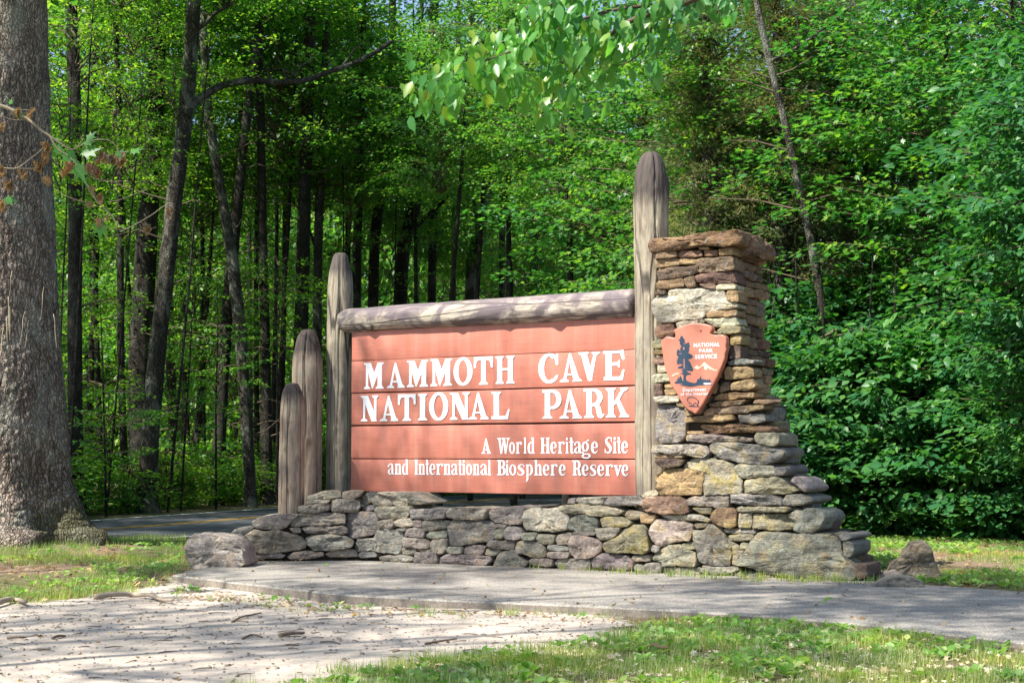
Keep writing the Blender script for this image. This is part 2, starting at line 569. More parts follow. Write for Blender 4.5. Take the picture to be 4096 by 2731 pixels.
S2 = """
p 0 .55|90,320 430,315 440,350 425,405 260,415 100,405
g 0 .3|45,560 60,505 130,498 220,500 235,540 230,590 150,582 50,575
g 0 .3|20,640 35,590 120,592 235,600 275,640 275,685 180,690 90,680 30,665
k 0 .3|0,700 30,675 130,678 150,705 130,745 50,752 5,740
t 0 .3|150,695 200,683 285,695 280,720 190,718
p 0 .3|125,810 150,730 250,722 355,725 360,790 350,825 220,830
g 0 .3|240,560 280,530 420,522 437,545 430,590 320,600 250,585
p 0 .3|118,440 135,425 205,425 212,470 200,495 125,495
p 0 .3|215,500 225,430 280,420 440,430 455,440 425,500 350,515 240,522
t .1 .3|275,650 310,605 440,595 445,650 440,700 400,738 330,735 285,710
k .15 .4|425,500 440,450 480,425 700,428 860,435 880,480 895,530 880,590 840,630 740,635 600,660 470,662 455,600 430,540
t 0 .6|440,340 470,310 650,305 820,310 825,350 800,410 700,425 540,418 450,395
p 0 .6|815,370 850,330 960,300 1080,293 1160,310 1165,400 1130,460 1040,472 900,445 830,410
w 0 .6|1145,420 1165,330 1220,315 1330,318 1460,310 1570,350 1580,420 1560,515 1450,530 1300,530 1170,510
t .1 .55|1465,310 1500,285 1640,270 1800,285 1950,285 2090,335 2050,360 1890,385 1750,370 1560,350 1480,335
g 0 .5|1575,262 1590,220 1650,212 1650,262
t 0 .5|1650,240 1680,215 1800,208 1950,205 1920,230 1910,275 1760,275 1690,270
p 0 .55|1925,250 1960,210 2100,195 2260,195 2290,230 2285,280 2150,290 1990,285 1930,275
g 0 .4|1570,470 1600,410 1650,370 1750,365 1820,390 1850,430 1835,510 1790,527 1640,525 1580,510
g 0 .3|885,470 920,457 1010,470 1000,488 890,490
t 0 .3|885,580 900,510 930,490 1000,490 980,560 960,597 890,597
g 0 .3|980,560 1000,500 1040,478 1130,490 1145,530 1135,595 1080,610 990,600
t 0 .3|1143,570 1160,545 1270,540 1285,570 1260,610 1180,617 1150,600
t 0 .3|1275,600 1290,560 1370,557 1455,568 1450,620 1420,650 1350,650 1290,625
t 0 .3|1458,600 1480,560 1550,535 1600,550 1610,570 1580,600 1570,650 1480,650
p 0 .3|1612,538 1700,527 1835,535 1835,565 1740,568 1625,560
t 0 .45|1580,640 1600,580 1640,567 1800,587 1870,610 1905,670 1890,710 1840,760 1780,785 1640,785 1605,740 1590,690
t .1 .35|1840,520 1850,500 2060,495 2065,520 2020,580 1960,612 1870,610 1850,570
y .7 .35|1865,430 1890,400 1960,390 2080,395 2150,425 2175,455 2140,485 2050,495 1900,487
y .3 .35|2115,360 2140,335 2200,345 2260,360 2255,400 2200,420 2140,415 2110,380
y .7 .4|1910,670 1930,630 2030,600 2120,510 2200,470 2290,465 2310,500 2330,600 2350,700 2260,745 2150,725 2020,730 1940,720
p 0 .4|1800,810 1840,770 1900,735 2030,740 2130,760 2200,820 2190,880 2130,900 1950,890 1820,875
g .2 .35|1070,680 1080,620 1200,618 1300,630 1360,690 1375,760 1330,778 1220,765 1160,745 1075,740
g 0 .3|810,660 850,610 960,612 1070,620 1055,690 1000,700 880,685
p 0 .3|590,700 640,655 750,650 805,680 760,745 680,755 600,740
t 0 .3|440,700 460,668 580,672 590,690 580,735 480,737 450,725
k 0 .3|780,730 800,695 930,700 940,715 900,755 840,762 790,750
p 0 .35|365,820 380,770 440,740 560,750 720,755 840,770 850,800 800,845 600,842 380,835
g 0 .35|890,850 910,780 940,712 1060,705 1090,750 1200,820 1190,855 1130,880 980,875
p 0 .3|1210,810 1240,785 1360,785 1440,790 1440,855 1380,862 1260,845
t 0 .3|1375,750 1400,725 1590,725 1600,750 1580,780 1480,785 1390,775
g 0 .3|1380,680 1390,658 1480,655 1580,680 1575,710 1500,718 1400,705
g 0 .35|1445,830 1470,795 1540,787 1780,790 1795,830 1770,910 1700,918 1500,880
k 0 .3|1800,910 1900,897 2150,905 2280,925 2250,945 1990,945 1830,930
t 0 .3|2165,790 2180,755 2340,752 2345,808 2210,812
t 0 .3|2200,860 2220,835 2270,850 2270,910 2210,915
g 0 .5|1170,300 1250,287 1330,290 1300,315 1180,315"""
S3 = """
k .25 .6|1065,1190 1085,1140 1160,1050 1240,930 1300,910 1550,930 1880,920 1930,950 1950,1050 1960,1110 2060,1180 2090,1230 2080,1300 2030,1320 1700,1310 1480,1290 1360,1270 1200,1220
p .5 .4|690,900 790,890 830,840 880,855 960,940 985,1010 1020,1040 1015,1130 1000,1195 850,1195 750,1170 720,1080 700,1000
y .9 .4|890,862 930,880 970,960 1080,1030 1075,1110 1060,1195 1015,1198 1030,1060 970,960
t .35 .45|300,920 330,850 370,800 480,810 600,825 690,860 690,910 665,990 610,980 540,1000 440,1020 400,1035 330,990
t .2 .4|335,1130 400,1075 450,1030 560,1015 640,1060 710,1090 725,1160 715,1200 620,1208 430,1200 425,1165 350,1160
y .5 .3|590,1020 640,995 700,1010 710,1060 640,1070 600,1050
t 0 .3|335,1050 350,1020 400,1040 400,1070 370,1088 340,1075
g .1 .3|250,1215 290,1180 400,1178 425,1220 410,1260 320,1275 260,1260
g 0 .3|420,1250 440,1220 600,1215 745,1215 740,1300 600,1290 430,1275
t .1 .3|750,1225 860,1210 1060,1212 1078,1240 960,1275 870,1278 750,1250
g 0 .3|760,1200 840,1200 850,1213 770,1215
k 0 .3|985,1270 1100,1255 1280,1260 1380,1290 1420,1330 1200,1325 1000,1300
g .3 .35|945,890 1100,880 1225,895 1220,930 1050,930 960,915
y .6 .35|990,940 1200,932 1215,960 1180,985 1080,992 1000,985
y .8 .3|1085,1060 1095,1010 1120,1000 1160,1005 1155,1050 1120,1065
y .8 .3|1068,1110 1075,1072 1135,1072 1110,1115 1080,1132
b .5 .4|835,800 850,740 900,712 1010,712 1060,730 1065,800 1060,860 1010,880 920,860 860,830
y .8 .35|1075,840 1085,750 1110,742 1190,750 1195,820 1180,880 1085,880
y .4 .5|1190,880 1210,760 1300,755 1470,755 1540,820 1535,890 1400,900 1230,890
k .1 .7|1490,770 1560,725 1700,715 1790,740 1820,790 1780,880 1720,915 1600,920 1550,900 1540,820
y .4 .5|1060,715 1100,692 1500,700 1525,720 1490,740 1300,742 1090,738
k .1 .5|1000,595 1100,592 1420,605 1440,640 1435,690 1200,685 1010,665
k .1 .7|1445,650 1480,600 1600,590 1690,620 1690,650 1620,680 1500,690 1450,685
t .1 .4|620,650 680,610 830,603 995,605 980,700 900,705 700,690 640,680
r .1 .4|258,670 280,620 400,608 550,608 620,640 650,700 660,740 600,755 400,755 280,740 255,715
y .7 .3|675,708 840,708 835,760 760,755 700,730
w .5 .35|380,770 600,765 760,775 835,805 830,825 650,820 450,800
o .2 .35|225,790 240,758 370,765 350,810 330,840 240,840
y .5 .3|700,850 720,838 830,840 800,870 720,880
y .4 .6|1115,530 1130,470 1200,455 1400,440 1430,460 1500,520 1600,530 1600,550 1500,585 1250,590 1115,585
t .15 .4|1050,370 1080,340 1300,345 1360,355 1390,400 1360,435 1200,452 1110,450 1060,410
k 0 .7|1392,360 1470,350 1490,390 1460,430 1380,430
o .2 .45|360,430 430,385 540,370 770,380 778,450 772,540 757,595 600,600 400,598 365,540
y .9 .45|590,365 620,330 690,285 830,280 950,310 1040,350 1050,400 1100,460 1100,560 1085,590 900,595 778,595 783,460 770,375
k .3 .7|825,180 870,150 1000,145 1180,165 1400,190 1445,220 1440,260 1380,310 1280,340 1080,325 900,270 835,230
t .4 .4|340,220 360,180 500,170 690,165 800,180 815,240 780,278 700,270 620,250 450,245 350,240
o .3 .35|355,270 400,250 600,255 600,280 450,285 370,285
d .2 .35|358,310 380,290 540,288 620,300 580,345 460,370 400,350
t .1 .6|1218,100 1240,65 1400,65 1435,90 1430,160 1380,180 1260,165 1230,140
p .4 .4|625,110 640,85 800,80 1000,100 1200,110 1205,140 1050,148 800,148 640,135
b .3 .5|740,10 780,0 1100,0 1360,10 1375,50 1100,65 900,70 780,45
t 0 .3|240,600 270,570 350,555 385,575 380,605 300,620 250,618
o .5 .3|625,55 780,50 770,75 640,80
g 0 .7|1560,440 1610,470 1680,540 1640,575 1590,520 1520,480
k 0 .7|1930,950 1960,925 2030,935 2050,960 1990,985 1950,985
k 0 .6|1960,1000 2000,985 2060,1010 2060,1080 2010,1140 1970,1110
d 0 .5|2060,1180 2170,1190 2175,1290 2100,1320 2080,1300"""
S4 = """
o 0 .3|320,225 430,210 505,208 510,245 430,260 330,262
b 0 .3|515,220 540,200 680,195 705,240 640,255 530,260
o .3 .3|680,175 755,172 755,190 685,190
b 0 .3|710,200 760,195 820,195 820,240 720,245
o 0 .3|830,190 940,170 950,232 840,238
o .2 .3|330,275 420,265 520,260 520,310 430,325 335,330
o 0 .3|525,275 560,265 650,268 650,305 530,308
r 0 .35|655,275 700,262 940,248 950,340 900,355 670,372 655,330
d 0 .3|335,360 400,340 560,325 665,310 668,365 600,395 430,420 345,425
d 0 .35|640,405 700,385 940,360 960,450 850,460 720,460 650,440
b 0 .3|340,455 400,435 530,418 555,435 555,485 430,500 340,505
b 0 .3|560,415 635,400 655,480 590,492 565,460
r 0 .3|680,465 800,465 800,505 720,490
w .2 .3|805,480 830,465 960,465 960,505 810,505
w .15 .35|430,520 480,505 640,495 800,510 870,515 890,600 960,610 980,640 900,660 730,690 700,735 560,745 390,765 340,740 300,660 295,610 330,570 420,550
d 0 .3|335,520 410,512 415,540 335,550
o 0 .3|890,540 905,515 985,515 990,600 900,600
o 0 .3|730,700 760,680 970,665 980,712 900,720 740,725
w .3 .3|495,770 560,755 670,745 675,768 600,780 510,808
w .4 .3|720,740 960,720 985,780 900,800 800,800 750,770
y .3 .3|685,740 715,740 725,765 690,768
b .1 .3|320,810 350,785 470,775 490,830 460,880 350,885 325,860
y .6 .3|800,840 850,805 940,790 1010,800 1010,840 900,858 800,858
y .4 .3|300,920 320,905 400,895 400,960 340,975 305,960
o .2 .3|310,990 400,975 405,1010 320,1015
r 0 .3|305,1060 330,1040 410,1025 415,1080 340,1090 310,1080
w 0 .3|345,1105 420,1095 430,1150 350,1160
w 0 .3|305,1200 330,1170 450,1165 455,1225 340,1238 310,1220
d 0 .3|325,1250 390,1245 400,1335 335,1340
o .2 .3|395,1245 470,1235 480,1275 405,1280
o .3 .3|400,1290 490,1282 500,1330 410,1335
w .3 .3|325,1350 420,1340 520,1340 525,1385 400,1395 335,1385
k .3 .45|340,1440 360,1400 480,1410 560,1430 575,1500 575,1640 530,1700 400,1710 335,1680 330,1530
o .4 .3|500,1395 560,1400 560,1426 510,1420
o 0 .3|570,1430 600,1450 640,1490 590,1495 570,1470
o .1 .3|705,1480 740,1440 790,1430 790,1485 720,1495
o .2 .3|915,870 960,850 1000,855 1005,930 920,945
d 0 .3|915,960 960,950 1000,955 1005,1045 915,1050
k .1 .3|905,1075 960,1055 1050,1050 1120,1060 1110,1085 920,1100
o .2 .3|875,1150 900,1115 1050,1110 1100,1130 1105,1180 1050,1200 880,1210
r 0 .3|835,1290 860,1235 910,1225 915,1290 840,1310
o .2 .3|920,1240 1050,1215 1100,1205 1130,1270 1050,1295 925,1295
o .4 .3|795,1350 850,1325 1050,1310 1110,1315 1115,1350 900,1368 800,1370
b .2 .3|755,1400 850,1380 1050,1370 1010,1400 850,1425 755,1420
r .1 .3|790,1440 900,1420 1070,1415 1075,1470 900,1480 800,1488
o .4 .3|570,1510 700,1495 940,1490 960,1530 800,1540 580,1545
k .2 .5|980,1490 1070,1480 1180,1480 1200,1530 1100,1560 1000,1545
o .1 .3|1080,1418 1190,1410 1190,1440 1075,1462
b 0 .3|1120,1370 1230,1365 1270,1385 1200,1402 1100,1400
b 0 .3|500,835 640,815 640,900 500,905
o 0 .3|645,815 780,820 850,870 650,900
d 0 .3|420,915 640,910 640,990 420,985
o .2 .3|650,910 850,905 895,980 650,985
b 0 .3|425,1000 640,1000 645,1085 430,1085
b .1 .3|655,1000 890,995 890,1080 655,1085
o 0 .3|440,1100 700,1095 700,1160 445,1160
b 0 .3|710,1095 865,1095 855,1200 710,1160
d 0 .3|465,1175 700,1172 700,1225 480,1225
o 0 .3|500,1240 820,1235 800,1320 520,1320
b 0 .3|540,1335 780,1330 740,1400 580,1400
b 0 .3|600,1412 735,1408 695,1480 650,1485"""


def crop_pts(s, C):
    return [(C[0] + float(a) / C[2], C[1] + float(b) / C[2]) for a, b in (q.split(',') for q in s.split())]


def chaikin(P, r=.05, it=2):
    for _ in range(it):
        Q = []
        for i in range(len(P)):
            a, b = P[i], P[(i + 1) % len(P)]
            Q.append(a + (b - a) * r)
            Q.append(b + (a - b) * r)
        P = Q
        r = .2
    return P


def stone_mesh(P, depth, seed, relief=1.0, jut=0.0):
    """P: outline in (u, v) metres; front at w=0, body runs back to -depth. Local frame, origin at centroid."""
    P = [Vector(p) for p in P]
    area = sum(P[i].x * P[(i + 1) % len(P)].y - P[(i + 1) % len(P)].x * P[i].y for i in range(len(P)))
    if area < 0:
        P.reverse()
    c = sum(P, Vector((0, 0))) / len(P)
    P = [p - c for p in P]
    P = chaikin(P)
    # even resample
    L = [0]
    for i in range(len(P)):
        L.append(L[-1] + (P[(i + 1) % len(P)] - P[i]).length)
    per = L[-1]
    n = max(18, min(84, int(per / .019)))
    Q = []
    k = 0
    for i in range(n):
        d = per * i / n
        while L[k + 1] < d:
            k += 1
        f = (d - L[k]) / max(L[k + 1] - L[k], 1e-9)
        Q.append(P[k].lerp(P[(k + 1) % len(P)], f))
    rm = sum(q.length for q in Q) / n
    rmin = max(.5 * rm, .01)
    bev = min(.011, .18 * rm)
    so_ = Vector((seed * 3.17, seed * 1.73, seed * .77))
    tx, ty = random.uniform(-.07, .07), random.uniform(-.12, .08)
    dome = min(.016, .09 * rm)
    rings = [(.90, -depth), (1.0, -depth + .03), (1.0, -depth * .62), (1.0, -depth * .33), (1.0, -bev - .006),
             (1 - .22 * bev / rm, -bev * .38), (1 - .75 * bev / rm, 0)]
    inner = 1 - .75 * bev / rm
    steps = 3 if rm < .12 else (5 if rm < .25 else 8)
    for s in range(1, steps):
        f = inner * (1 - s / steps)
        rings.append((f, dome * (1 - (f / inner) ** 2)))
    V = []
    amp = min(.026, .15 * rm) * relief
    for kk, wz in rings:
        for q in Q:
            x, y = q.x * kk, q.y * kk
            w_ = wz + jut
            if wz > -bev * 1.2:
                w_ += tx * x + ty * y
            p = Vector((x, y, w_))
            nn = noise.noise_vector((p + so_) * 6.5) * amp
            nn += noise.noise_vector((p + so_) * 17) * amp * .5 + noise.noise_vector((p + so_) * 42) * amp * .3
            # bedded, chipped face
            if wz > -bev * .9:
                cell = noise.cell_vector((p + so_ + nn * 2.5) * 6.0)
                nn.z += (cell.x - .5) * amp * .9
                st_ = noise.noise(Vector((x * 1.2 + seed, (y + nn.y * 2) * 16, seed)))
                nn.z += st_ * amp * .6
            p += Vector((nn.x * .55, nn.y * .55, nn.z * 1.1))
            V.append(p)
    nr = len(rings)
    V.append(Vector((0, 0, -depth + jut)))
    cz = dome + jut
    V.append(Vector((0, 0, cz)) + noise.noise_vector(so_ * 6.5) * amp * .5)
    q, t = [], []
    for a in range(nr - 1):
        for i in range(n):
            j = (i + 1) % n
            q.append((a * n + i, a * n + j, (a + 1) * n + j, (a + 1) * n + i))
    b0, f0 = nr * n, nr * n + 1
    for i in range(n):
        j = (i + 1) % n
        t.append((b0, j, i))
        t.append((f0, (nr - 1) * n + i, (nr - 1) * n + j))
    return mesh_np('stone', np.array([tuple(v) for v in V]), t, q), c


STONE_I = [0]


def add_stone(frame, P, depth, col, lich, parent, jut=0.0, relief=1.0, name='stone'):
    STONE_I[0] += 1
    me, c = stone_mesh(P, depth, STONE_I[0], relief, jut)
    me.materials.append(M['stone'])
    o = link(name, me, None, parent)
    m = frame.matrix()
    m.translation = frame.pt(c.x, c.y)
    pm = parent.matrix_world if parent else Matrix.Identity(4)
    o.matrix_world = m if parent is None else m
    if parent is not None:
        o.matrix_parent_inverse = Matrix.Translation(parent.location).inverted()
        o.matrix_basis = m
    k = random.uniform(.82, 1.18)
    o.color = (*[min(1, x * k * random.uniform(.94, 1.06)) for x in col], lich)
    return o


def grow(P, d):
    """push the outline outwards a little so that the joints are as tight as traced"""
    c = [sum(p[i] for p in P) / len(P) for i in (0, 1)]
    return [(p[0] + d * (1 if p[0] > c[0] else -1) * .6, p[1] + d * (1 if p[1] > c[1] else -1) * .6) for p in P]


wall = thing('stone_wall', 'low dry stone wall of grey and purple fieldstone under the red sign', 'stone wall', (-1.0, 19.2, 0))
pillar = thing('stone_pillar', 'tall ochre and brown stacked stone pillar that flares to a grey stepped base', 'stone pillar', (2.3, 17.3, 0))


def lay(text, C, hard_parent=None, recess=0.0):
    for ln in text.strip().splitlines():
        head, pts = ln.split('|')
        k, lich, dep = head.split()
        pp = crop_pts(pts, C)
        mx = sum(p[0] for p in pp) / len(pp)
        my = sum(p[1] for p in pp) / len(pp)
        fr = W0 if mx < 1425 else W1
        par = hard_parent or (pillar if mx > 2600 else wall)
        rc = recess
        if C is C3 and my < 1795:
            rc = .04
        if par is wall and mx > 1425 and my < 2032:
            rc = .06
        f2 = fr.shifted(rc)
        P = [f2.hit(*p) for p in grow(pp, 2.0)]
        add_stone(f2, P, float(dep), PAL[k], float(lich), par, jut=random.uniform(-.02, .025))


lay(S1, C1)
lay(S2, C2)
lay(S3, C3)
lay(S4, C4, pillar, .05)

# capstone: one thick slab that overhangs the pillar all round
PF = W1.shifted(.05)
uL, _ = PF.hit(2628, 1000)
uR, zT = PF.hit(2955, 930)
UC0, UC1 = uL, uR
capP = [PF.shifted(-.06).hit(*p) for p in crop_pts('270,140 310,110 430,100 590,80 720,60 900,45 1010,38 1020,90 1000,150 860,165 700,160 540,190 430,205 300,220 275,180', C4)]
cap_o = add_stone(PF.shifted(-.06), capP, .42, PAL['b'], .05, pillar, relief=1.1, name='capstone')
cap_o.color = (.23, .145, .09, .15)
SF = Frame(*PF.pt(UC1, 0)[:2], W1.n.x * -1, W1.n.y * -1)     # side face: u runs back from the corner
SF.n = W1.u.copy()
# rear slab of the cap, seen beyond the corner
cz0 = capP[6][1]
rearP = [(.22, cz0 - .02), (.48, cz0 - .035), (.66, cz0 - .08), (.86, cz0 - .17), (.84, cz0 - .24), (.8, cz0 - .26), (.5, cz0 - .245), (.22, cz0 - .235)]
o_ = add_stone(SF.shifted(-.09), rearP, .9, PAL['b'], .05, pillar, relief=1.2, name='capstone')

# side face of the pillar: thin bedded courses, front corner follows the flare of the base
prof = [(0, 3440), (.0, 2310), (0, 2160)]


def corner_u(z):
    pts = [(3.7, 2955), (2.6, 2968), (2.05, 3005), (1.82, 3075), (1.45, 3110), (1.2, 3125), (1.0, 3180), (.75, 3215), (.55, 3300), (.40, 3400), (0, 3440)]
    for (z0, x0), (z1, x1) in zip(pts, pts[1:]):
        if z <= z0 and z >= z1:
            x = x0 + (x1 - x0) * (z0 - z) / (z0 - z1)
            break
    else:
        x = 3440 if z < 0 else 2955
    return PF.hit(x, 1500)[0]


z = 0.05
rs = random.Random(5)
while z < cz0 - .22:
    h = rs.uniform(.075, .15) if z > .9 else rs.uniform(.14, .26)
    if z + h > cz0 - .2:
        h = cz0 - .2 - z
        if h < .04:
            break
    uc = corner_u(z + h / 2) - .07
    base = PF.pt(uc, 0)
    F = Frame(base.x, base.y, SF.u.x, SF.u.y)
    F.n = W1.u.copy()
    back = (.90 if z > 2.0 else .66 if z > .8 else .50) + rs.uniform(-.05, .07)
    a = .26
    while a < back - .08:
        b = min(back, a + rs.uniform(.2, .46))
        if back - b < .12:
            b = back
        P = [(a, z + .008), (a + .03, z + h * .55), (a + .02, z + h - .006), ((a + b) / 2, z + h - .004 + rs.uniform(-.01, .004)),
             (b - .02, z + h - .01), (b - .004, z + h * .5), (b - .02, z + .012), ((a + b) / 2, z + .004)]
        ck = rs.choice('oobbdyr') if z > 1.7 else rs.choice('kkgtyd')
        add_stone(F, P, .5, PAL[ck], rs.choice([0, .1, .3]), pillar, jut=rs.uniform(-.02, .06))
        a = b + .008
    z += h


def box_mesh(name, pts_bottom, z0, z1):
    n = len(pts_bottom)
    V = [(p.x, p.y, z0) for p in pts_bottom] + [(p.x, p.y, z1) for p in pts_bottom]
    me = bpy.data.meshes.new(name)
    F = [tuple(range(n))[::-1], tuple(range(n, 2 * n))] + [(i, (i + 1) % n, n + (i + 1) % n, n + i) for i in range(n)]
    me.from_pydata(V, [], F)
    return me


# rubble cores behind the joints
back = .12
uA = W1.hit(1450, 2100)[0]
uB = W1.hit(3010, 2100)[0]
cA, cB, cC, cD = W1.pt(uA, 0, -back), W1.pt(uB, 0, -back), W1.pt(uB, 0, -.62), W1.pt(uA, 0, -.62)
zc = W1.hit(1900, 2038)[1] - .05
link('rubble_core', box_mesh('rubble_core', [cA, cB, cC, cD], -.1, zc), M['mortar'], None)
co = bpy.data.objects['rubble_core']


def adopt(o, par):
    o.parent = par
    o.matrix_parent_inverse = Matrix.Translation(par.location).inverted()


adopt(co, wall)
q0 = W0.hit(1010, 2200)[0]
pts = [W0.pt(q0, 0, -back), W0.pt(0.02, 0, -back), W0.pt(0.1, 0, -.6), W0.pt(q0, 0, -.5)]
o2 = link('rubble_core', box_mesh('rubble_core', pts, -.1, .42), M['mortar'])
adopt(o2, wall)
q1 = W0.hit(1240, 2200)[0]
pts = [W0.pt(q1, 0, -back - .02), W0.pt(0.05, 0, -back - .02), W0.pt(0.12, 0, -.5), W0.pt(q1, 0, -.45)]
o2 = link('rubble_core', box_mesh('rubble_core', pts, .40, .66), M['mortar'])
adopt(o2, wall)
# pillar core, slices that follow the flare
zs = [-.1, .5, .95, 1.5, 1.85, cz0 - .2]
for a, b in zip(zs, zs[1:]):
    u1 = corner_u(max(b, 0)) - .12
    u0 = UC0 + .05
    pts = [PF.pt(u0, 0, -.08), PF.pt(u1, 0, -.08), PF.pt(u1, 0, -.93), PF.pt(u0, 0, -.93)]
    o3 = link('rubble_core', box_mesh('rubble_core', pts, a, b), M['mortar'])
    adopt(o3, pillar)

# ------------------------------------------------------------------ loose boulders
def boulder(name, P, frame, depth, label, col, lich=0, relief=2.0):
    o = add_stone(frame, P, depth, col, lich, None, relief=relief, name=name)
    tag(o, label, 'boulder')
    return o


fb = Frame(*gnd(860, 2272)[:2], 1, -.12)
P = [fb.hit(*p) for p in crop_pts('95,690 110,600 180,550 290,560 400,560 480,580 545,590 590,640 630,690 665,850 560,885 400,900 180,905 150,870 110,770', C1)]
boulder('boulder', P, fb, .55, 'large pale grey boulder at the left end of the low wall', (.42, .38, .31), 0, 1.2)
fb = Frame(*gnd(3640, 2315)[:2], 1, -.2)
P = [fb.hit(*p) for p in [(3530, 2315), (3560, 2262), (3600, 2235), (3620, 2200), (3650, 2172), (3700, 2168), (3725, 2185), (3740, 2240), (3762, 2290), (3755, 2325), (3640, 2330)]]
boulder('boulder', P, fb, .4, 'pointed upright grey stone on the grass right of the pillar', (.22, .19, .15), .1, 1.3)
fb = Frame(*gnd(3590, 2352)[:2], 1, -.2)
P = [fb.hit(*p) for p in [(3478, 2350), (3530, 2322), (3590, 2306), (3650, 2312), (3700, 2340), (3690, 2362), (3560, 2366)]]
boulder('boulder', P, fb, .45, 'low flat grey stone in front of the pointed stone', (.22, .21, .18), 0, 1.0)
fb = Frame(*gnd(3540, 2318)[:2], 1, -.2)
P = [fb.hit(*p) for p in [(3500, 2318), (3530, 2290), (3580, 2280), (3610, 2300), (3600, 2322)]]
boulder('boulder', P, fb, .3, 'small pale stone against the left foot of the pointed stone', (.33, .29, .23), 0, 1.0)
# ------------------------------------------------------------------ sign
A33 = R(33)
PN = Frame(0, 18.9, math.cos(A33), -math.sin(A33))


def vavg(l, r):
    return (PN.hit(*l)[1] + PN.hit(*r)[1]) / 2


uPL = (PN.hit(1400, 1335)[0] + PN.hit(1411, 1960)[0]) / 2
uPR = (PN.hit(2548, 1262)[0] + PN.hit(2556, 1980)[0]) / 2
seams = [vavg((1400, 1320), (2548, 1247)), vavg((1405, 1450), (2548, 1390)), vavg((1408, 1575.5), (2548, 1538)),
         vavg((1408, 1702.6), (2551, 1687.6)), vavg((1411, 1833.5), (2554, 1837.4)), vavg((1412, 1963), (2556, 1982))]
print('SEAMS', [round(s, 3) for s in seams], 'W', uPR - uPL,
      [round(PN.hit(*a)[1] - PN.hit(*b)[1], 3) for a, b in (((1400, 1335), (2548, 1262)), ((1408, 1575), (2548, 1538)), ((1408, 1702), (2551, 1687)), ((1412, 1963), (2556, 1982)))])


def mat_paint():
    m, t, b = new_mat('terracotta_paint')
    oi = t.nodes.new('ShaderNodeObjectInfo')
    v = coords(t, scale=(1, 1, 1))
    g = noise_node(t, 1.0, 5, .6, coords(t, scale=(2.5, 40, 5)), .3)
    n = noise_node(t, 1.6, 4, .6, v)
    drip = noise_node(t, 1.0, 4, .6, coords(t, scale=(9, .7, 3)))
    c = mix(t, 1.0, (.415, .142, .098), ramp(t, n, [(.3, .84), (.7, 1.13)]), 'MULTIPLY')
    c = mix(t, 1.0, c, ramp(t, g, [(.25, .86), (.75, 1.08)]), 'MULTIPLY')
    c = mix(t, math_(t, 'MULTIPLY', ramp(t, drip, [(.45, 0), (.75, 1)]), .3), c, (.50, .26, .21))
    c = mix(t, 1.0, c, ramp(t, oi.outputs['Random'], [(0, .93), (1, 1.07)]), 'MULTIPLY')
    # bare chips along cracks
    ch = noise_node(t, 1.0, 6, .75, coords(t, scale=(8, 70, 5)), .2)
    c = mix(t, math_(t, 'MULTIPLY', ramp(t, ch, [(.66, 0), (.69, 1)]), .6), c, (.40, .30, .26))
    ch2 = noise_node(t, 1.0, 6, .7, coords(t, scale=(3, 55, 5)), .5)
    c = mix(t, math_(t, 'MULTIPLY', ramp(t, ch2, [(.265, 1), (.29, 0)]), .6), c, (.12, .035, .03))
    t.links.new(c, b.inputs['Base Color'])
    b.inputs['Roughness'].default_value = .5
    b.inputs['Specular IOR Level'].default_value = .4
    bump(t, b, g, .25, .006)
    return m


def mat_white():
    m, t, b = new_mat('white_letter_paint')
    v = coords(t)
    n = noise_node(t, 14, 5, .7, v)
    n2 = noise_node(t, 5, 5, .7, v)
    c = mix(t, 1.0, (.74, .76, .79), ramp(t, n, [(.3, .86), (.7, 1.04)]), 'MULTIPLY')
    c = mix(t, math_(t, 'MULTIPLY', ramp(t, n2, [(.62, 0), (.75, 1)]), .4), c, (.48, .40, .30))
    t.links.new(c, b.inputs['Base Color'])
    b.inputs['Roughness'].default_value = .55
    bump(t, b, n, .35, .01)
    return m


M['paint'] = mat_paint()
M['white'] = mat_white()
M['navy'] = mat_simple('navy_paint', (.022, .045, .075), .5, .2, 20, .1)
M['cream'] = mat_simple('cream_paint', (.80, .72, .46), .5, .08, 20, .1)
M['gap'] = mat_simple('shadow_board', (.05, .025, .02), .9, .2, 10, 0)

sign = thing('sign_panel', 'large terracotta red board sign with white carved park name', 'sign', tuple(PN.pt((uPL + uPR) / 2, 1.6)))


def frame_obj(name, me, mat, fr, org, parent):
    o = link(name, me, mat, None)
    m = fr.matrix()
    m.translation = fr.pt(*org)
    o.matrix_basis = m
    if parent is not None:
        o.parent = parent
        o.matrix_parent_inverse = Matrix.Translation(parent.location).inverted()
    return o


def grid_board(wd, ht, th, seed):
    """board with slightly uneven eased edges"""
    bm = bmesh.new()
    bmesh.ops.create_cube(bm, size=1)
    for v in bm.verts:
        v.co = Vector((v.co.x * wd, v.co.y * ht, v.co.z * th))
    bmesh.ops.subdivide_edges(bm, edges=[e for e in bm.edges if abs(e.verts[0].co.x - e.verts[1].co.x) > wd * .5], cuts=36, use_grid_fill=True)
    for v in bm.verts:
        if abs(v.co.x) < wd / 2 - .001:
            n_ = noise.noise(Vector((v.co.x * 2.3 + seed * 5, seed, v.co.y * 3)))
            v.co.y += n_ * .004
            v.co.z += noise.noise(Vector((v.co.x * .8, seed * 3.1, v.co.y))) * .006
    be = [e for e in bm.edges if len(e.link_faces) == 2 and e.calc_face_angle(0) > 1.2]
    bmesh.ops.bevel(bm, geom=be, offset=.006, segments=2, affect='EDGES', profile=.6)
    me = bpy.data.meshes.new('board')
    bm.to_mesh(me)
    bm.free()
    for p in me.polygons:
        p.use_smooth = True
    return me


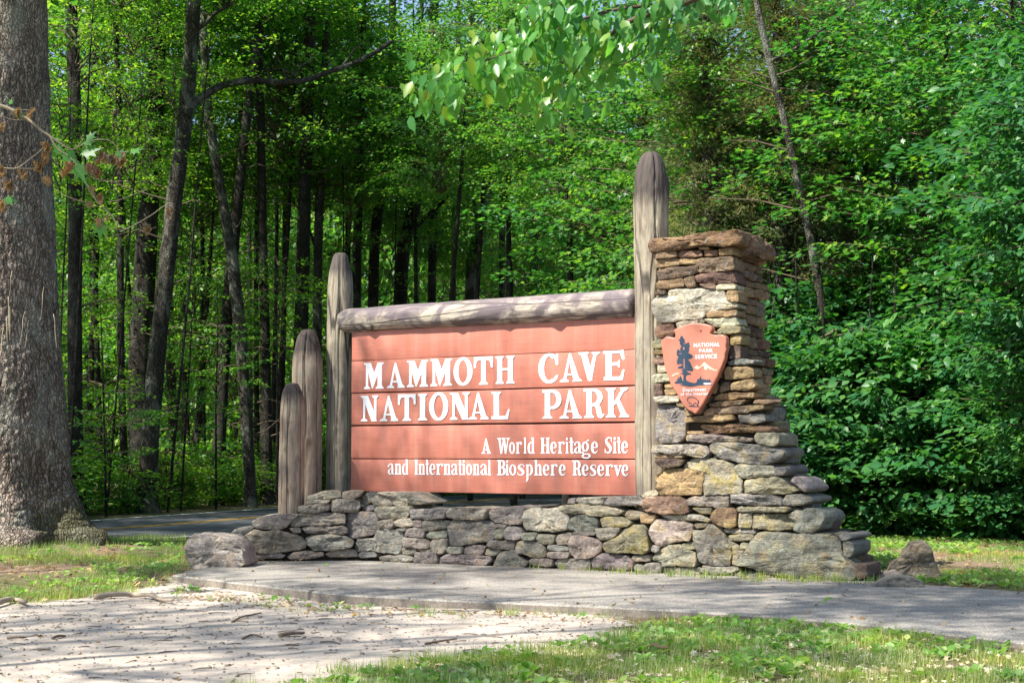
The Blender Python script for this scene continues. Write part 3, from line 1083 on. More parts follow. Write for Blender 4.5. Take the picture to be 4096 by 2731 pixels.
gaps = [.003, .006, .013, .020, .011, .0]
ring = [(uPL, uPR)]
for i in range(5):
    z1, z0 = seams[i] - gaps[i] / 2, seams[i + 1] + gaps[i + 1] / 2
    wd = uPR - uPL + random.uniform(-.006, .006)
    me = grid_board(wd, z1 - z0, .07, i + 1)
    frame_obj('board', me, M['paint'], PN, ((uPL + uPR) / 2, (z0 + z1) / 2, -.035 + (.0, .002, -.001, .003, 0)[i]), sign)
bb = box_mesh('backing_board', [PN.pt(uPL + .05, 0, -.075), PN.pt(uPR - .05, 0, -.075), PN.pt(uPR - .05, 0, -.10), PN.pt(uPL + .05, 0, -.10)], seams[5] + .03, seams[0] - .05)
o = link('backing_board', bb, M['gap'])
adopt(o, sign)

# ---- letters ---------------------------------------------------------------
def ribbon(pts, m=None):
    P = smooth_path(pts, m or max(6, 5 * (len(pts) - 1))) if len(pts) > 2 else [np.array(p, float) for p in pts]
    out = []
    for i, p in enumerate(P):
        a, b = P[max(0, i - 1)], P[min(len(P) - 1, i + 1)]
        d = b[:2] - a[:2]
        L = math.hypot(*d) or 1
        nx, ny = -d[1] / L, d[0] / L
        h = p[2] / 2
        out.append(((p[0] + nx * h, p[1] + ny * h), (p[0] - nx * h, p[1] - ny * h)))
    return ('R', out)


def poly(*p):
    return ('P', list(p))


def rect(x0, y0, x1, y1):
    return poly((x0, y0), (x1, y0), (x1, y1), (x0, y1))


def serif(x, y, l, s=.07, d=1):
    return poly((x - l, y), (x + l, y), (x + l, y + .045 * d), (x + l * .8, y + .065 * d), (x + s, y + .11 * d), (x - s, y + .11 * d), (x - l * .8, y + .065 * d), (x - l, y + .045 * d))


def arc(cx, cy, rx, ry, a0, a1, wside, wend, m=28):
    pts = []
    for i in range(m + 1):
        a = R(a0 + (a1 - a0) * i / m)
        w_ = wend + (wside - wend) * abs(math.cos(a)) ** 1.4
        pts.append((cx + rx * math.cos(a), cy + ry * math.sin(a), w_))
    out = []
    for i, p in enumerate(pts):
        a, b = pts[max(0, i - 1)], pts[min(m, i + 1)]
        if a0 + 360 == a1 and i in (0, m):
            a, b = pts[m - 1], pts[1]
        dx, dy = b[0] - a[0], b[1] - a[1]
        L = math.hypot(dx, dy) or 1
        nx, ny = -dy / L, dx / L
        out.append(((p[0] + nx * p[2] / 2, p[1] + ny * p[2] / 2), (p[0] - nx * p[2] / 2, p[1] - ny * p[2] / 2)))
    return ('R', out)


G = {
 'M': (.78, [poly((.08, 1), (.27, 1), (.44, .53), (.35, .02), (.32, .02)), poly((.54, 1), (.71, 1), (.50, .42), (.35, .02), (.36, .5)), rect(.08, 0, .17, .97), rect(.54, 0, .71, .97),
            poly((0, 1), (.27, 1), (.27, .94), (.1, .91), (0, .955)), poly((.54, 1), (.78, 1), (.78, .955), (.7, .91), (.54, .94)), serif(.125, 0, .125, .05), serif(.625, 0, .155, .09)]),
 'A': (.68, [poly((.29, .98), (.32, 1), (.35, .98), (.62, .04), (.43, .04), (.27, .84)), poly((.29, .98), (.33, .86), (.19, .04), (.10, .04)), rect(.2, .22, .5, .28), serif(.14, 0, .14, .05), serif(.54, 0, .14, .09)]),
 'O': (.66, [arc(.33, .5, .245, .45, 0, 360, .17, .10)]),
 'T': (.68, [rect(.26, 0, .43, .95), rect(.0, .88, .68, 1), poly((0, .9), (0, .62), (.03, .595), (.07, .62), (.09, .8), (.17, .9)), poly((.68, .9), (.68, .62), (.65, .595), (.61, .62), (.59, .8), (.51, .9)), serif(.345, 0, .16, .09)]),
 'H': (.74, [rect(.07, .02, .26, .98), rect(.48, .02, .67, .98), rect(.25, .485, .5, .56), serif(.165, 0, .155, .095), serif(.575, 0, .155, .095), serif(.165, 1, .155, .095, -1), serif(.575, 1, .155, .095, -1)]),
 'C': (.68, [arc(.36, .5, .265, .45, 52, 300, .19, .10), ribbon([(.49, .085, .10), (.57, .16, .10), (.63, .27, .06)]), poly((.52, .90), (.62, .97), (.66, .99), (.66, .62), (.62, .595), (.58, .62), (.56, .75))]),
 'V': (.72, [poly((.07, .98), (.27, .98), (.42, .38), (.46, .02), (.36, .0), (.31, .03)), poly((.53, .98), (.62, .98), (.44, .02), (.37, .05), (.37, .4)), serif(.17, 1, .17, .1, -1), serif(.585, 1, .135, .05, -1)]),
 'E': (.68, [rect(.08, .03, .27, .97), rect(.0, .9, .64, 1), poly((.55, 1), (.66, 1.01), (.69, .7), (.65, .67), (.61, .7), (.56, .86)), rect(.26, .49, .5, .60), poly((.44, .57), (.52, .69), (.54, .66), (.54, .43), (.51, .42), (.44, .52)),
            rect(.02, 0, .6, .12), poly((.5, 0), (.63, 0), (.69, .34), (.65, .36), (.62, .33), (.56, .14), (.46, .08))]),
 'N': (.68, [rect(.09, .03, .17, .97), poly((.05, 1), (.27, 1), (.55, .27), (.62, 0), (.42, 0), (.12, .78)), rect(.51, .12, .6, .97), serif(.13, 0, .125, .05), poly((0, 1), (.2, 1), (.2, .93), (.09, .90), (0, .95)), serif(.555, 1, .125, .05, -1)]),
 'I': (.34, [rect(.08, .03, .27, .97), serif(.175, 0, .165, .1), serif(.175, 1, .165, .1, -1)]),
 'L': (.64, [rect(.08, .03, .27, .97), serif(.17, 1, .17, .1, -1), rect(.0, 0, .55, .115), poly((.45, 0), (.58, 0), (.64, .35), (.60, .36), (.57, .3), (.5, .13), (.42, .08))]),
 'P': (.68, [rect(.09, .03, .28, .97), serif(.18, 0, .17, .1), rect(.0, .9, .4, 1), arc(.36, .665, .225, .285, 90, -90, .18, .10, 16), rect(.26, .335, .38, .425)]),
 'R': (.72, [rect(.09, .03, .28, .97), serif(.18, 0, .17, .1), rect(.0, .9, .38, 1), arc(.34, .70, .22, .25, 90, -90, .18, .10, 16), rect(.26, .405, .36, .49), ribbon([(.34, .45, .09), (.47, .40, .14), (.52, .24, .17), (.55, .08, .15), (.62, .05, .10), (.70, .13, .04)])]),
 'K': (.80, [rect(.08, .03, .27, .97), serif(.17, 0, .17, .1), serif(.17, 1, .17, .1, -1), poly((.55, .96), (.67, .96), (.42, .52), (.27, .40), (.27, .5)), poly((.34, .52), (.46, .62), (.74, .04), (.54, .04), (.40, .42)), serif(.63, 1, .13, .06, -1), serif(.63, 0, .17, .1)]),
 'W': (1.0, [poly((.08, .98), (.25, .98), (.38, .2), (.38, 0), (.26, 0)), poly((.47, .98), (.55, .98), (.38, 0), (.30, .05)), poly((.42, .98), (.6, .98), (.72, .2), (.71, 0), (.60, 0)), poly((.82, .98), (.90, .98), (.71, 0), (.64, .05)),
            serif(.16, 1, .16, .09, -1), serif(.50, 1, .15, .08, -1), serif(.86, 1, .14, .05, -1)]),
 'B': (.62, [rect(.09, .03, .27, .97), rect(0, .93, .36, 1), rect(0, 0, .36, .07), arc(.32, .745, .19, .22, 90, -90, .16, .07, 12), arc(.32, .27, .23, .235, 90, -90, .18, .07, 12), rect(.25, .485, .34, .545)]),
 'S': (.58, [ribbon([(.50, .72, .03), (.49, .88, .05), (.36, .965, .07), (.17, .88, .12), (.14, .70, .17), (.30, .50, .21), (.44, .30, .18), (.38, .10, .12), (.22, .035, .07), (.10, .10, .05), (.05, .27, .03)], 44), poly((.46, .98), (.52, .98), (.53, .70), (.49, .68)), poly((.02, .02), (.08, .02), (.07, .3), (.02, .3))]),
 'a': (.46, [ribbon([(.06, .50, .10), (.08, .61, .09), (.19, .71, .06), (.30, .66, .10), (.33, .48, .13), (.33, .10, .13)], 24), ribbon([(.30, .42, .03), (.16, .35, .07), (.08, .20, .13), (.13, .06, .10), (.24, .04, .06), (.32, .14, .04)], 20), ribbon([(.33, .12, .12), (.38, .04, .08), (.46, .08, .04)])]),
 'n': (.50, [rect(.07, .02, .20, .70), ribbon([(.17, .56, .04), (.26, .68, .08), (.36, .66, .11), (.38, .5, .13), (.38, .02, .13)], 20), serif(.135, 0, .12, .07), serif(.38, 0, .11, .07), poly((0, .70), (.2, .74), (.2, .62), (.08, .62))]),
 'd': (.48, [ribbon([(.34, .66, .04), (.24, .70, .07), (.13, .60, .11), (.09, .36, .14), (.12, .12, .13), (.23, .03, .08), (.34, .12, .04)], 26), rect(.30, .05, .42, 1.0), poly((.22, .96), (.3, 1.01), (.42, 1.02), (.42, .93), (.3, .91)), ribbon([(.36, .1, .12), (.41, .04, .09), (.47, .06, .05)])]),
 't': (.36, [ribbon([(.18, .98, .08), (.18, .9, .13), (.18, .2, .13), (.19, .06, .13), (.26, .03, .08), (.34, .09, .03)], 20), rect(.02, .68, .35, .745), poly((.04, .92), (.12, 1.0), (.2, 1.0), (.2, .88))]),
 'e': (.44, [ribbon([(.12, .36, .05), (.34, .36, .06)]), ribbon([(.36, .36, .11), (.36, .55, .12), (.25, .71, .07), (.12, .60, .12), (.08, .36, .15), (.12, .13, .13), (.24, .03, .08), (.34, .07, .05), (.42, .20, .02)], 36)]),
 'r': (.46, [rect(.07, .02, .20, .70), serif(.14, 0, .13, .08), poly((0, .70), (.2, .74), (.2, .62), (.08, .62)), ribbon([(.19, .55, .04), (.26, .69, .07), (.36, .70, .10), (.40, .57, .13)], 14)]),
 'i': (.24, [rect(.06, .02, .19, .70), serif(.125, 0, .12, .08), poly((0, .70), (.19, .74), (.19, .62), (.06, .62)), arc(.12, .9, .035, .05, 0, 360, .07, .10, 12)]),
 'o': (.44, [arc(.22, .36, .155, .33, 0, 360, .13, .07)]),
 'l': (.26, [rect(.07, .02, .20, 1.0), serif(.135, 0, .125, .08), poly((0, .95), (.1, 1.01), (.2, 1.02), (.2, .92), (.07, .9))]),
 's': (.42, [ribbon([(.37, .52, .03), (.35, .66, .05), (.24, .71, .06), (.12, .64, .09), (.11, .50, .13), (.24, .36, .16), (.33, .20, .13), (.27, .06, .09), (.15, .025, .06), (.06, .08, .05), (.03, .20, .03)], 38)]),
 'p': (.50, [ribbon([(.13, .70, .13), (.13, 0, .12), (.12, -.28, .12), (.03, -.42, .03)], 14), poly((0, .70), (.2, .74), (.2, .62), (.08, .62)), ribbon([(.17, .58, .04), (.26, .70, .08), (.37, .60, .11), (.41, .36, .14), (.37, .13, .12), (.27, .03, .07), (.18, .08, .04)], 26)]),
 'h': (.52, [rect(.07, .02, .20, 1.0), poly((0, .95), (.1, 1.01), (.2, 1.02), (.2, .92), (.07, .9)), ribbon([(.17, .54, .04), (.27, .68, .08), (.37, .66, .11), (.40, .5, .13), (.40, .02, .13)], 20), serif(.135, 0, .125, .07), serif(.40, 0, .115, .07)]),
 'v': (.50, [poly((.04, .68), (.19, .68), (.29, .2), (.27, 0), (.20, 0)), poly((.38, .68), (.44, .68), (.27, 0), (.22, .08)), serif(.12, .70, .12, .07, -1), serif(.41, .70, .09, .04, -1)]),
 'g': (.56, [arc(.22, .42, .15, .27, 0, 360, .12, .07), ribbon([(.26, .68, .04), (.34, .80, .06), (.44, .82, .11)], 8), ribbon([(.13, .16, .05), (.06, .06, .07), (.14, -.01, .08)], 10), arc(.27, -.16, .21, .13, 0, 360, .09, .07, 24)]),
}


def glyph_mesh(ch, w_, h_, th):
    W, parts = G[ch]
    sx, sy = w_ / W, h_
    bm = bmesh.new()
    k = 0
    for kind, data in parts:
        t_ = th + k * .0004
        k += 1
        if kind == 'P':
            outline = [data]
            strips = None
            vs = [(x * sx, y * sy) for x, y in data]
            tri = geometry.tessellate_polygon([[Vector((x, y, 0)) for x, y in vs]])
            f = [bm.verts.new((x, y, t_)) for x, y in vs]
            b_ = [bm.verts.new((x, y, 0)) for x, y in vs]
            for a in tri:
                try:
                    bm.faces.new([f[i] for i in a])
                except ValueError:
                    pass
            n_ = len(vs)
            for i in range(n_):
                bm.faces.new((b_[i], b_[(i + 1) % n_], f[(i + 1) % n_], f[i]))
        else:
            rows = []
            for a, b2 in data:
                A_, B_ = (a[0] * sx, a[1] * sy), (b2[0] * sx, b2[1] * sy)
                rows.append([bm.verts.new((*A_, 0)), bm.verts.new((*A_, t_)), bm.verts.new((*B_, t_)), bm.verts.new((*B_, 0))])
            for r0, r1 in zip(rows, rows[1:]):
                for i in range(3):
                    bm.faces.new((r0[i], r0[i + 1], r1[i + 1], r1[i]))
            bm.faces.new(rows[0])
            bm.faces.new(rows[-1])
    bmesh.ops.recalc_face_normals(bm, faces=bm.faces)
    for f in bm.faces:
        if abs(f.normal.z) > .9 and f.normal.z < 0:
            f.normal_flip()
    me = bpy.data.meshes.new('letter')
    bm.to_mesh(me)
    bm.free()
    return me


def letters(spec, cap):
    """spec: (char, x0, x1, ytop, ybase) in photograph pixels; cap: natural height factor"""
    for ch, x0, x1, yt, yb in spec:
        ua, vb = PN.hit(x0, yb)
        ub, _ = PN.hit(x1, yb)
        _, vt = PN.hit((x0 + x1) / 2, yt)
        me = glyph_mesh(ch, ub - ua, vt - vb, .002)
        frame_obj('letter', me, M['white'], PN, (ua, vb, .004), sign)


cs = lambda o, s, L: [(c, o[0] + a / s, o[0] + b / s, o[1] + t / s, o[1] + y / s) for c, a, b, t, y in L]
big = cs((1350, 1130), 1.8024, [('M', 192, 335, 578, 768), ('A', 358, 486, 575, 761), ('M', 503, 655, 561, 754), ('M', 672, 828, 550, 747), ('O', 838, 975, 538, 745), ('T', 985, 1122, 535, 738),
     ('H', 1140, 1280, 530, 731), ('C', 1450, 1598, 510, 729), ('A', 1605, 1762, 508, 717), ('V', 1740, 1895, 501, 712), ('E', 1918, 2070, 490, 706),
     ('N', 170, 297, 814, 1000), ('A', 308, 440, 811, 999), ('T', 437, 565, 804, 997), ('I', 580, 648, 801, 993), ('O', 662, 800, 790, 996), ('N', 812, 957, 792, 989),
     ('A', 948, 1092, 790, 987), ('L', 1112, 1243, 786, 985), ('P', 1478, 1618, 773, 981), ('A', 1603, 1762, 770, 980), ('R', 1778, 1928, 764, 975), ('K', 1937, 2105, 758, 972)])
letters(big, 1)
L3 = [('A', 1926.5, 1965), ('W', 1990, 2041), ('o', 2037, 2061), ('r', 2064, 2090), ('l', 2095, 2107), ('d', 2110, 2140), ('H', 2163, 2201), ('e', 2202, 2228), ('r', 2232, 2261),
      ('i', 2263, 2275), ('t', 2276, 2298), ('a', 2296, 2328), ('g', 2327, 2366), ('e', 2365, 2393), ('S', 2419, 2451), ('i', 2453, 2467), ('t', 2468, 2485), ('e', 2486, 2513)]
letters([(c, a, b, 1751 - (a - 1945) * .0075, 1814 - (a - 1945) * .0035) for c, a, b in L3], 1)
L4 = [('a', 1551, 1578), ('n', 1579, 1607), ('d', 1608, 1635), ('I', 1659, 1673), ('n', 1675, 1702), ('t', 1702, 1718), ('e', 1718, 1743), ('r', 1745, 1774), ('n', 1775, 1804), ('a', 1805, 1833),
      ('t', 1834, 1850), ('i', 1850, 1862), ('o', 1865, 1890), ('n', 1892, 1920), ('a', 1922, 1951), ('l', 1952, 1965), ('B', 1989, 2024), ('i', 2024, 2036), ('o', 2038, 2066), ('s', 2069, 2101),
      ('p', 2103, 2134), ('h', 2137, 2170), ('e', 2172, 2199), ('r', 2202, 2233), ('e', 2236, 2264), ('R', 2291, 2328), ('e', 2328, 2356), ('s', 2359, 2388), ('e', 2390, 2418), ('r', 2421, 2454),
      ('v', 2456, 2489), ('e', 2487, 2515)]
letters([(c, a, b, 1837 + (a - 1551) * .0045, 1897 + (a - 1551) * .006) for c, a, b in L4], 1)

# ---- logs ------------------------------------------------------------------
# drying splits: (angle, from height, depth)
GR = {1: [(4.75, .8, .16), (4.1, 1.9, .12)], 2: [(4.9, 1.6, .14), (4.0, 2.6, .12), (5.5, .5, .08)], 3: [(4.6, .2, .18), (5.2, 1.2, .14)], 4: [(4.7, .9, .18), (4.05, 1.4, .14)]}
KN = {1: [(.9, 4.2), (1.15, 4.9), (1.6, 4.4), (2.1, 5.0), (2.7, 4.1)], 2: [(1.1, 4.3), (2.0, 5.1), (3.0, 4.4)], 3: [(.6, 4.6), (1.1, 4.2)], 4: [(1.3, 4.9), (1.8, 4.3)]}


def log_mesh(length, prof, sides=96, rings=110, seed=0, amp=.032, tip=None, bend=0.0):
    """along local Z from 0; prof(t)->radius; tip(t)->stain 0..1"""
    V, q = [], []
    tipv = []
    for i in range(rings + 1):
        t_ = i / rings
        t_ = 1 - (1 - t_) ** 1.6 if tip else t_
        z_ = t_ * length
        r_ = prof(t_)
        kb = [(rk_, ra_) for rk_, ra_ in KN.get(seed, ())]
        bx = bend * math.sin(t_ * 3.1)
        for j in range(sides):
            a = 2 * math.pi * j / sides
            ca, sa = math.cos(a), math.sin(a)
            rr = r_ * (1 + amp * 2.2 * noise.noise(Vector((ca * .8 + seed, sa * .8, z_ * 1.1))) + amp * .9 * noise.noise(Vector((ca * 2.5 + seed, sa * 2.5, z_ * 5))) + amp * .22 * noise.noise(Vector((ca * 5 + seed, sa * 5, z_ * 1.6))))
            if tip and t_ > .5:
                tt = tip(t_, z_)
                rr *= 1 + tt * (.09 * noise.noise(Vector((ca * 1.6 + seed, sa * 1.6, z_ * 5))) + .05 * noise.noise(Vector((ca * 5 + seed, sa * 5, z_ * 9))))
            for ga, gz0, gd in GR.get(seed, ()):
                da = abs(math.atan2(math.sin(a - ga - .25 * noise.noise(Vector((z_ * 1.3, seed, ga)))), math.cos(a - ga - .25 * noise.noise(Vector((z_ * 1.3, seed, ga))))))
                if da < .075 and z_ > gz0:
                    rr *= 1 - gd * (1 - da / .075) * min(1, (z_ - gz0) * 2)
            for kz, ka in kb:
                dd = math.hypot(z_ - kz, math.atan2(math.sin(a - ka), math.cos(a - ka)) * r_)
                if dd < .085:
                    rr += .016 * math.cos(dd / .085 * math.pi / 2) ** 2
            V.append((ca * rr + bx, sa * rr, z_))
            tipv.append(tip(t_, z_) if tip else 0.0)
    for i in range(rings):
        for j in range(sides):
            k = (j + 1) % sides
            q.append((i * sides + j, i * sides + k, (i + 1) * sides + k, (i + 1) * sides + j))
    n_ = len(V)
    V.append((0, 0, 0))
    V.append((0, 0, length + (prof(1) * .1)))
    tipv += [0, 1 if tip else 0]
    tr = [(n_, (j + 1) % sides, j) for j in range(sides)] + [(n_ + 1, rings * sides + j, rings * sides + (j + 1) % sides) for j in range(sides)]
    me = mesh_np('log', V, tr, q)
    at = me.attributes.new('tip', 'FLOAT', 'POINT')
    at.data.foreach_set('value', np.array(tipv, dtype=np.float32))
    return me


def post(pl, pr, ytip, ybase, Y, label, mat, seed, tiplen=.6, tiprad=.25, taper=.93, zb=None, stain=.45):
    xm = (pl + pr) / 2
    B = atY(xm, ybase, Y)
    T = atY(xm, ytip, Y)
    z0 = .05 if zb is None else zb
    L = T.z - z0
    rad = (pr - pl) / 2 / FPX * Y
    tl = tiplen / L

    def prof(t_):
        s = (t_ - (1 - tl)) / tl
        base = rad * (1 + (taper - 1) * t_)
        if s <= 0:
            return base
        return base * (tiprad + (1 - tiprad) * math.sqrt(max(0, 1 - s ** 2.1)))

    def tip(t_, z_):
        return max(0, min(1, (z_ - (L - stain)) / .18))
    me = log_mesh(L, prof, seed=seed, tip=tip)
    o = link('log_post', me, mat)
    o.location = (B.x, B.y, z0)
    tag(o, label, 'post')
    return o


def Yp(px, back=0):
    return (PN.shifted(back).pt(*PN.shifted(back).hit(px, 1600))).y


post(1303, 1406, 1012, 1970, Yp(1355, .17), 'weathered grey log post at the left edge of the red sign', M['post'], 1, .64, .28, 1.0, stain=.40)
post(2543, 2682, 610, 1980, Yp(2612, .02), 'tallest weathered log post, between the red sign and the stone pillar', M['post'], 2, .50, .24, 1.0, stain=.66)
post(1114, 1216, 1532, 2070, 19.75, 'shortest log post at the far left, lowest of the stepped posts', M['post_dark'], 3, .48, .28, 1.0, zb=.3, stain=.30)
post(1165, 1286, 1318, 2000, 20.4, 'middle height log post behind the shortest post', M['post_dark'], 4, .64, .26, 1.0, zb=.2, stain=.45)

# crossbeam: a log laid over the top of the panel, lapping the front of the left post
BF = PN.shifted(.035)
ua, za = BF.hit(1364, 1287)
ub, zb_ = BF.hit(2541, 1212)
Lb = ub - ua
rb = .158


def bprof(t_):
    s = t_ * Lb / .20
    r_ = rb * (1 + .06 * t_)
    if s < 1:
        return r_ * (.50 + .50 * math.sqrt(max(0, 1 - (1 - s) ** 2)))
    return r_


me = log_mesh(Lb, bprof, rings=110, seed=9, amp=.03)
# knots
for v in me.vertices:
    for kz, ka, kr, kh in ((.55, -.9, .09, .028), (1.15, -1.9, .07, .02), (1.9, -1.2, .08, .02), (2.6, -.95, .07, .018), (3.3, -1.1, .11, .034), (.9, 1.0, .1, .02)):
        a = math.atan2(v.co.y, v.co.x)
        d = math.hypot(v.co.z - kz, (math.atan2(math.sin(a - ka), math.cos(a - ka))) * rb)
        if d < kr:
            f = 1 + kh / rb * math.cos(d / kr * math.pi / 2) ** 2
            v.co.x *= f
            v.co.y *= f
# local Z along the beam -> rotate mesh so that local X is the beam axis
me.transform(Matrix(((0, 0, 1, 0), (0, 1, 0, 0), (-1, 0, 0, 0), (0, 0, 0, 1))))
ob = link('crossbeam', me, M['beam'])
mm = Matrix.Identity(4)
for i in range(3):
    mm[i][0] = BF.u[i]
    mm[i][1] = -BF.n[i]
    mm[i][2] = (0, 0, 1)[i]
mm.translation = BF.pt(ua, (za + zb_) / 2)
ob.matrix_basis = mm
tag(ob, 'horizontal weathered grey log laid along the top of the red sign', 'beam')

# ------------------------------------------------------------------ arrowhead plaque
CA = (2600, 1250, 3.485)
AF = W1.shifted(-.045)
Aout = crop_pts('655,150 720,150 775,160 830,172 870,195 888,222 885,250 868,270 862,290 875,306 905,316 950,318 1000,308 1032,312 1060,328 1080,352 1088,420 1080,470 1085,520 1068,580 1062,640 1040,700 1020,760 985,830 960,900 920,975 880,1050 845,1125 800,1200 765,1265 720,1330 690,1375 660,1410 632,1400 600,1378 560,1360 530,1328 500,1305 475,1270 455,1235 430,1190 405,1140 370,1080 345,1045 320,1020 305,975 290,940 275,880 240,800 228,730 210,650 205,590 195,520 182,470 178,425 183,402 200,378 245,342 290,338 345,355 368,352 378,335 376,305 366,280 354,262 365,240 400,222 440,205 480,188 520,172 590,155', CA)
Au = [AF.hit(*p) for p in Aout]
acx, acy = sum(p[0] for p in Au) / len(Au), sum(p[1] for p in Au) / len(Au)
plaque = thing('arrowhead_plaque', 'terracotta arrowhead shaped plaque with dark tree fixed to the stone pillar', 'plaque', tuple(AF.pt(acx, acy, 0)))


def flat(name, pix, C, mat, w0, w1, bev=0.0, parent=None, smoothit=0):
    uv = [AF.hit(*p) for p in (crop_pts(pix, C) if isinstance(pix, str) else pix)]
    vs = [Vector((u - acx, v - acy, 0)) for u, v in uv]
    tri = geometry.tessellate_polygon([vs])
    bm = bmesh.new()
    f = [bm.verts.new((v.x, v.y, w1)) for v in vs]
    b_ = [bm.verts.new((v.x, v.y, w0)) for v in vs]
    if bev:
        cc = sum(vs, Vector()) / len(vs)
        n_ = len(vs)
        inn = []
        for i in range(n_):
            a, b2 = vs[i - 1], vs[(i + 1) % n_]
            d = (b2 - a).normalized()
            nn = Vector((-d.y, d.x, 0))
            ar = sum(vs[k].x * vs[(k + 1) % n_].y - vs[(k + 1) % n_].x * vs[k].y for k in range(n_))
            if ar < 0:
                nn = -nn
            inn.append(vs[i] + nn * bev * random.uniform(.6, 1.3))
        f2 = [bm.verts.new((v.x, v.y, w1 + bev * .5)) for v in inn]
        for i in range(n_):
            j = (i + 1) % n_
            bm.faces.new((f[i], f[j], f2[j], f2[i]))
        tri = geometry.tessellate_polygon([inn])
        top = f2
    else:
        top = f
    for a in tri:
        try:
            bm.faces.new([top[i] for i in a])
        except ValueError:
            pass
    n_ = len(vs)
    for i in range(n_):
        bm.faces.new((b_[i], b_[(i + 1) % n_], f[(i + 1) % n_], f[i]))
    bmesh.ops.recalc_face_normals(bm, faces=bm.faces)
    for fc in bm.faces:
        if fc.normal.z < -.5:
            fc.normal_flip()
    me_ = bpy.data.meshes.new(name)
    bm.to_mesh(me_)
    bm.free()
    o_ = link(name, me_, mat)
    m_ = AF.matrix()
    m_.translation = AF.pt(acx, acy, 0)
    o_.matrix_basis = m_
    if parent:
        adopt(o_, parent)
    return o_


m2, t2, b2 = new_mat('arrowhead_paint')
n_ = noise_node(t2, 4, 5, .6, coords(t2))
t2.links.new(mix(t2, 1.0, (.44, .155, .10), ramp(t2, n_, [(.3, .9), (.7, 1.1)]), 'MULTIPLY'), b2.inputs['Base Color'])
b2.inputs['Roughness'].default_value = .5
M['arrow'] = m2
body = flat('arrowhead_board', Aout, CA, M['arrow'], -.04, .045, .012, plaque)
Z0, Z1 = .0505, .054
flat('tree_emblem', '475,325 492,360 515,385 505,400 522,420 492,435 500,445 540,430 565,412 575,440 582,475 570,500 575,530 555,560 585,580 620,600 622,625 590,645 550,660 580,680 605,740 628,790 620,820 575,815 530,810 560,835 600,850 595,865 545,870 530,885 525,900 535,950 580,970 640,985 670,980 685,950 690,925 715,930 735,880 745,925 760,940 765,915 775,938 790,935 800,930 815,952 825,925 842,950 858,920 870,955 890,968 770,985 765,1000 885,1010 700,1015 660,1025 600,1035 530,1025 470,1015 440,1012 480,1000 470,990 370,990 375,970 405,950 420,890 430,930 450,880 465,900 480,950 490,960 495,870 445,850 485,840 485,825 455,810 485,800 480,785 415,780 420,760 480,735 480,720 400,720 410,690 390,675 420,665 400,640 430,630 400,595 400,545 415,510 455,540 445,495 465,490 450,450 440,430 445,405 418,385 445,375 450,340', CA, M['navy'], Z0, Z1, 0, plaque)
flat('mountain_emblem', '640,775 680,740 710,765 730,755 785,695 830,735 870,765 920,795 965,805 950,812 900,800 850,785 835,755 815,803 780,785 785,745 760,745 715,778 690,793 660,775', CA, M['cream'], Z0, Z1, 0, plaque)
flat('mountain_emblem', '330,885 370,855 430,843 430,850 375,868 340,888', CA, M['cream'], Z0, Z1, 0, plaque)
flat('lake_emblem', '768,990 800,980 890,985 870,992 885,1003 800,1008', CA, M['white'], Z0 + .003, Z1 + .003, 0, plaque)
flat('knot_mark', '722,270 728,255 745,248 748,255 735,268', CA, M['gap'], Z0, Z1 + .001, 0, plaque)
flat('knot_mark', '700,650', CA, M['gap'], Z0, Z1, 0, plaque) if False else None
for q_ in ('486,520 500,475 515,520', '440,572 468,570 468,580 440,582', '497,650 510,645 512,780 500,790'):
    flat('tree_gap', q_, CA, M['arrow'], Z0 + .003, Z1 + .003, 0, plaque)
# bison in thin outline
bis = crop_pts('590,1302 606,1298 612,1285 598,1268 570,1258 552,1235 549,1205 560,1186 580,1182 605,1178 640,1186 672,1202 692,1222 700,1245 696,1275 694,1300 686,1300 682,1270 664,1256 640,1270 628,1298 612,1301', CA)
mbb = MB()
pp = [AF.hit(*p) for p in bis]
tube(mbb, [(u - acx, v - acy, Z1, .0035) for u, v in pp], 4)
pp = [AF.hit(*p) for p in crop_pts('568,1300 640,1306 712,1306', CA)]
tube(mbb, [(u - acx, v - acy, Z1, .005) for u, v in pp], 4)
pp = [AF.hit(*p) for p in crop_pts('700,1225 708,1245 703,1262', CA)]
tube(mbb, [(u - acx, v - acy, Z1, .003) for u, v in pp], 4)
ob2 = link('bison_emblem', mbb.mesh('bison_emblem'), M['navy'])
m_ = AF.matrix()
m_.translation = AF.pt(acx, acy, 0)
ob2.matrix_basis = m_
adopt(ob2, plaque)


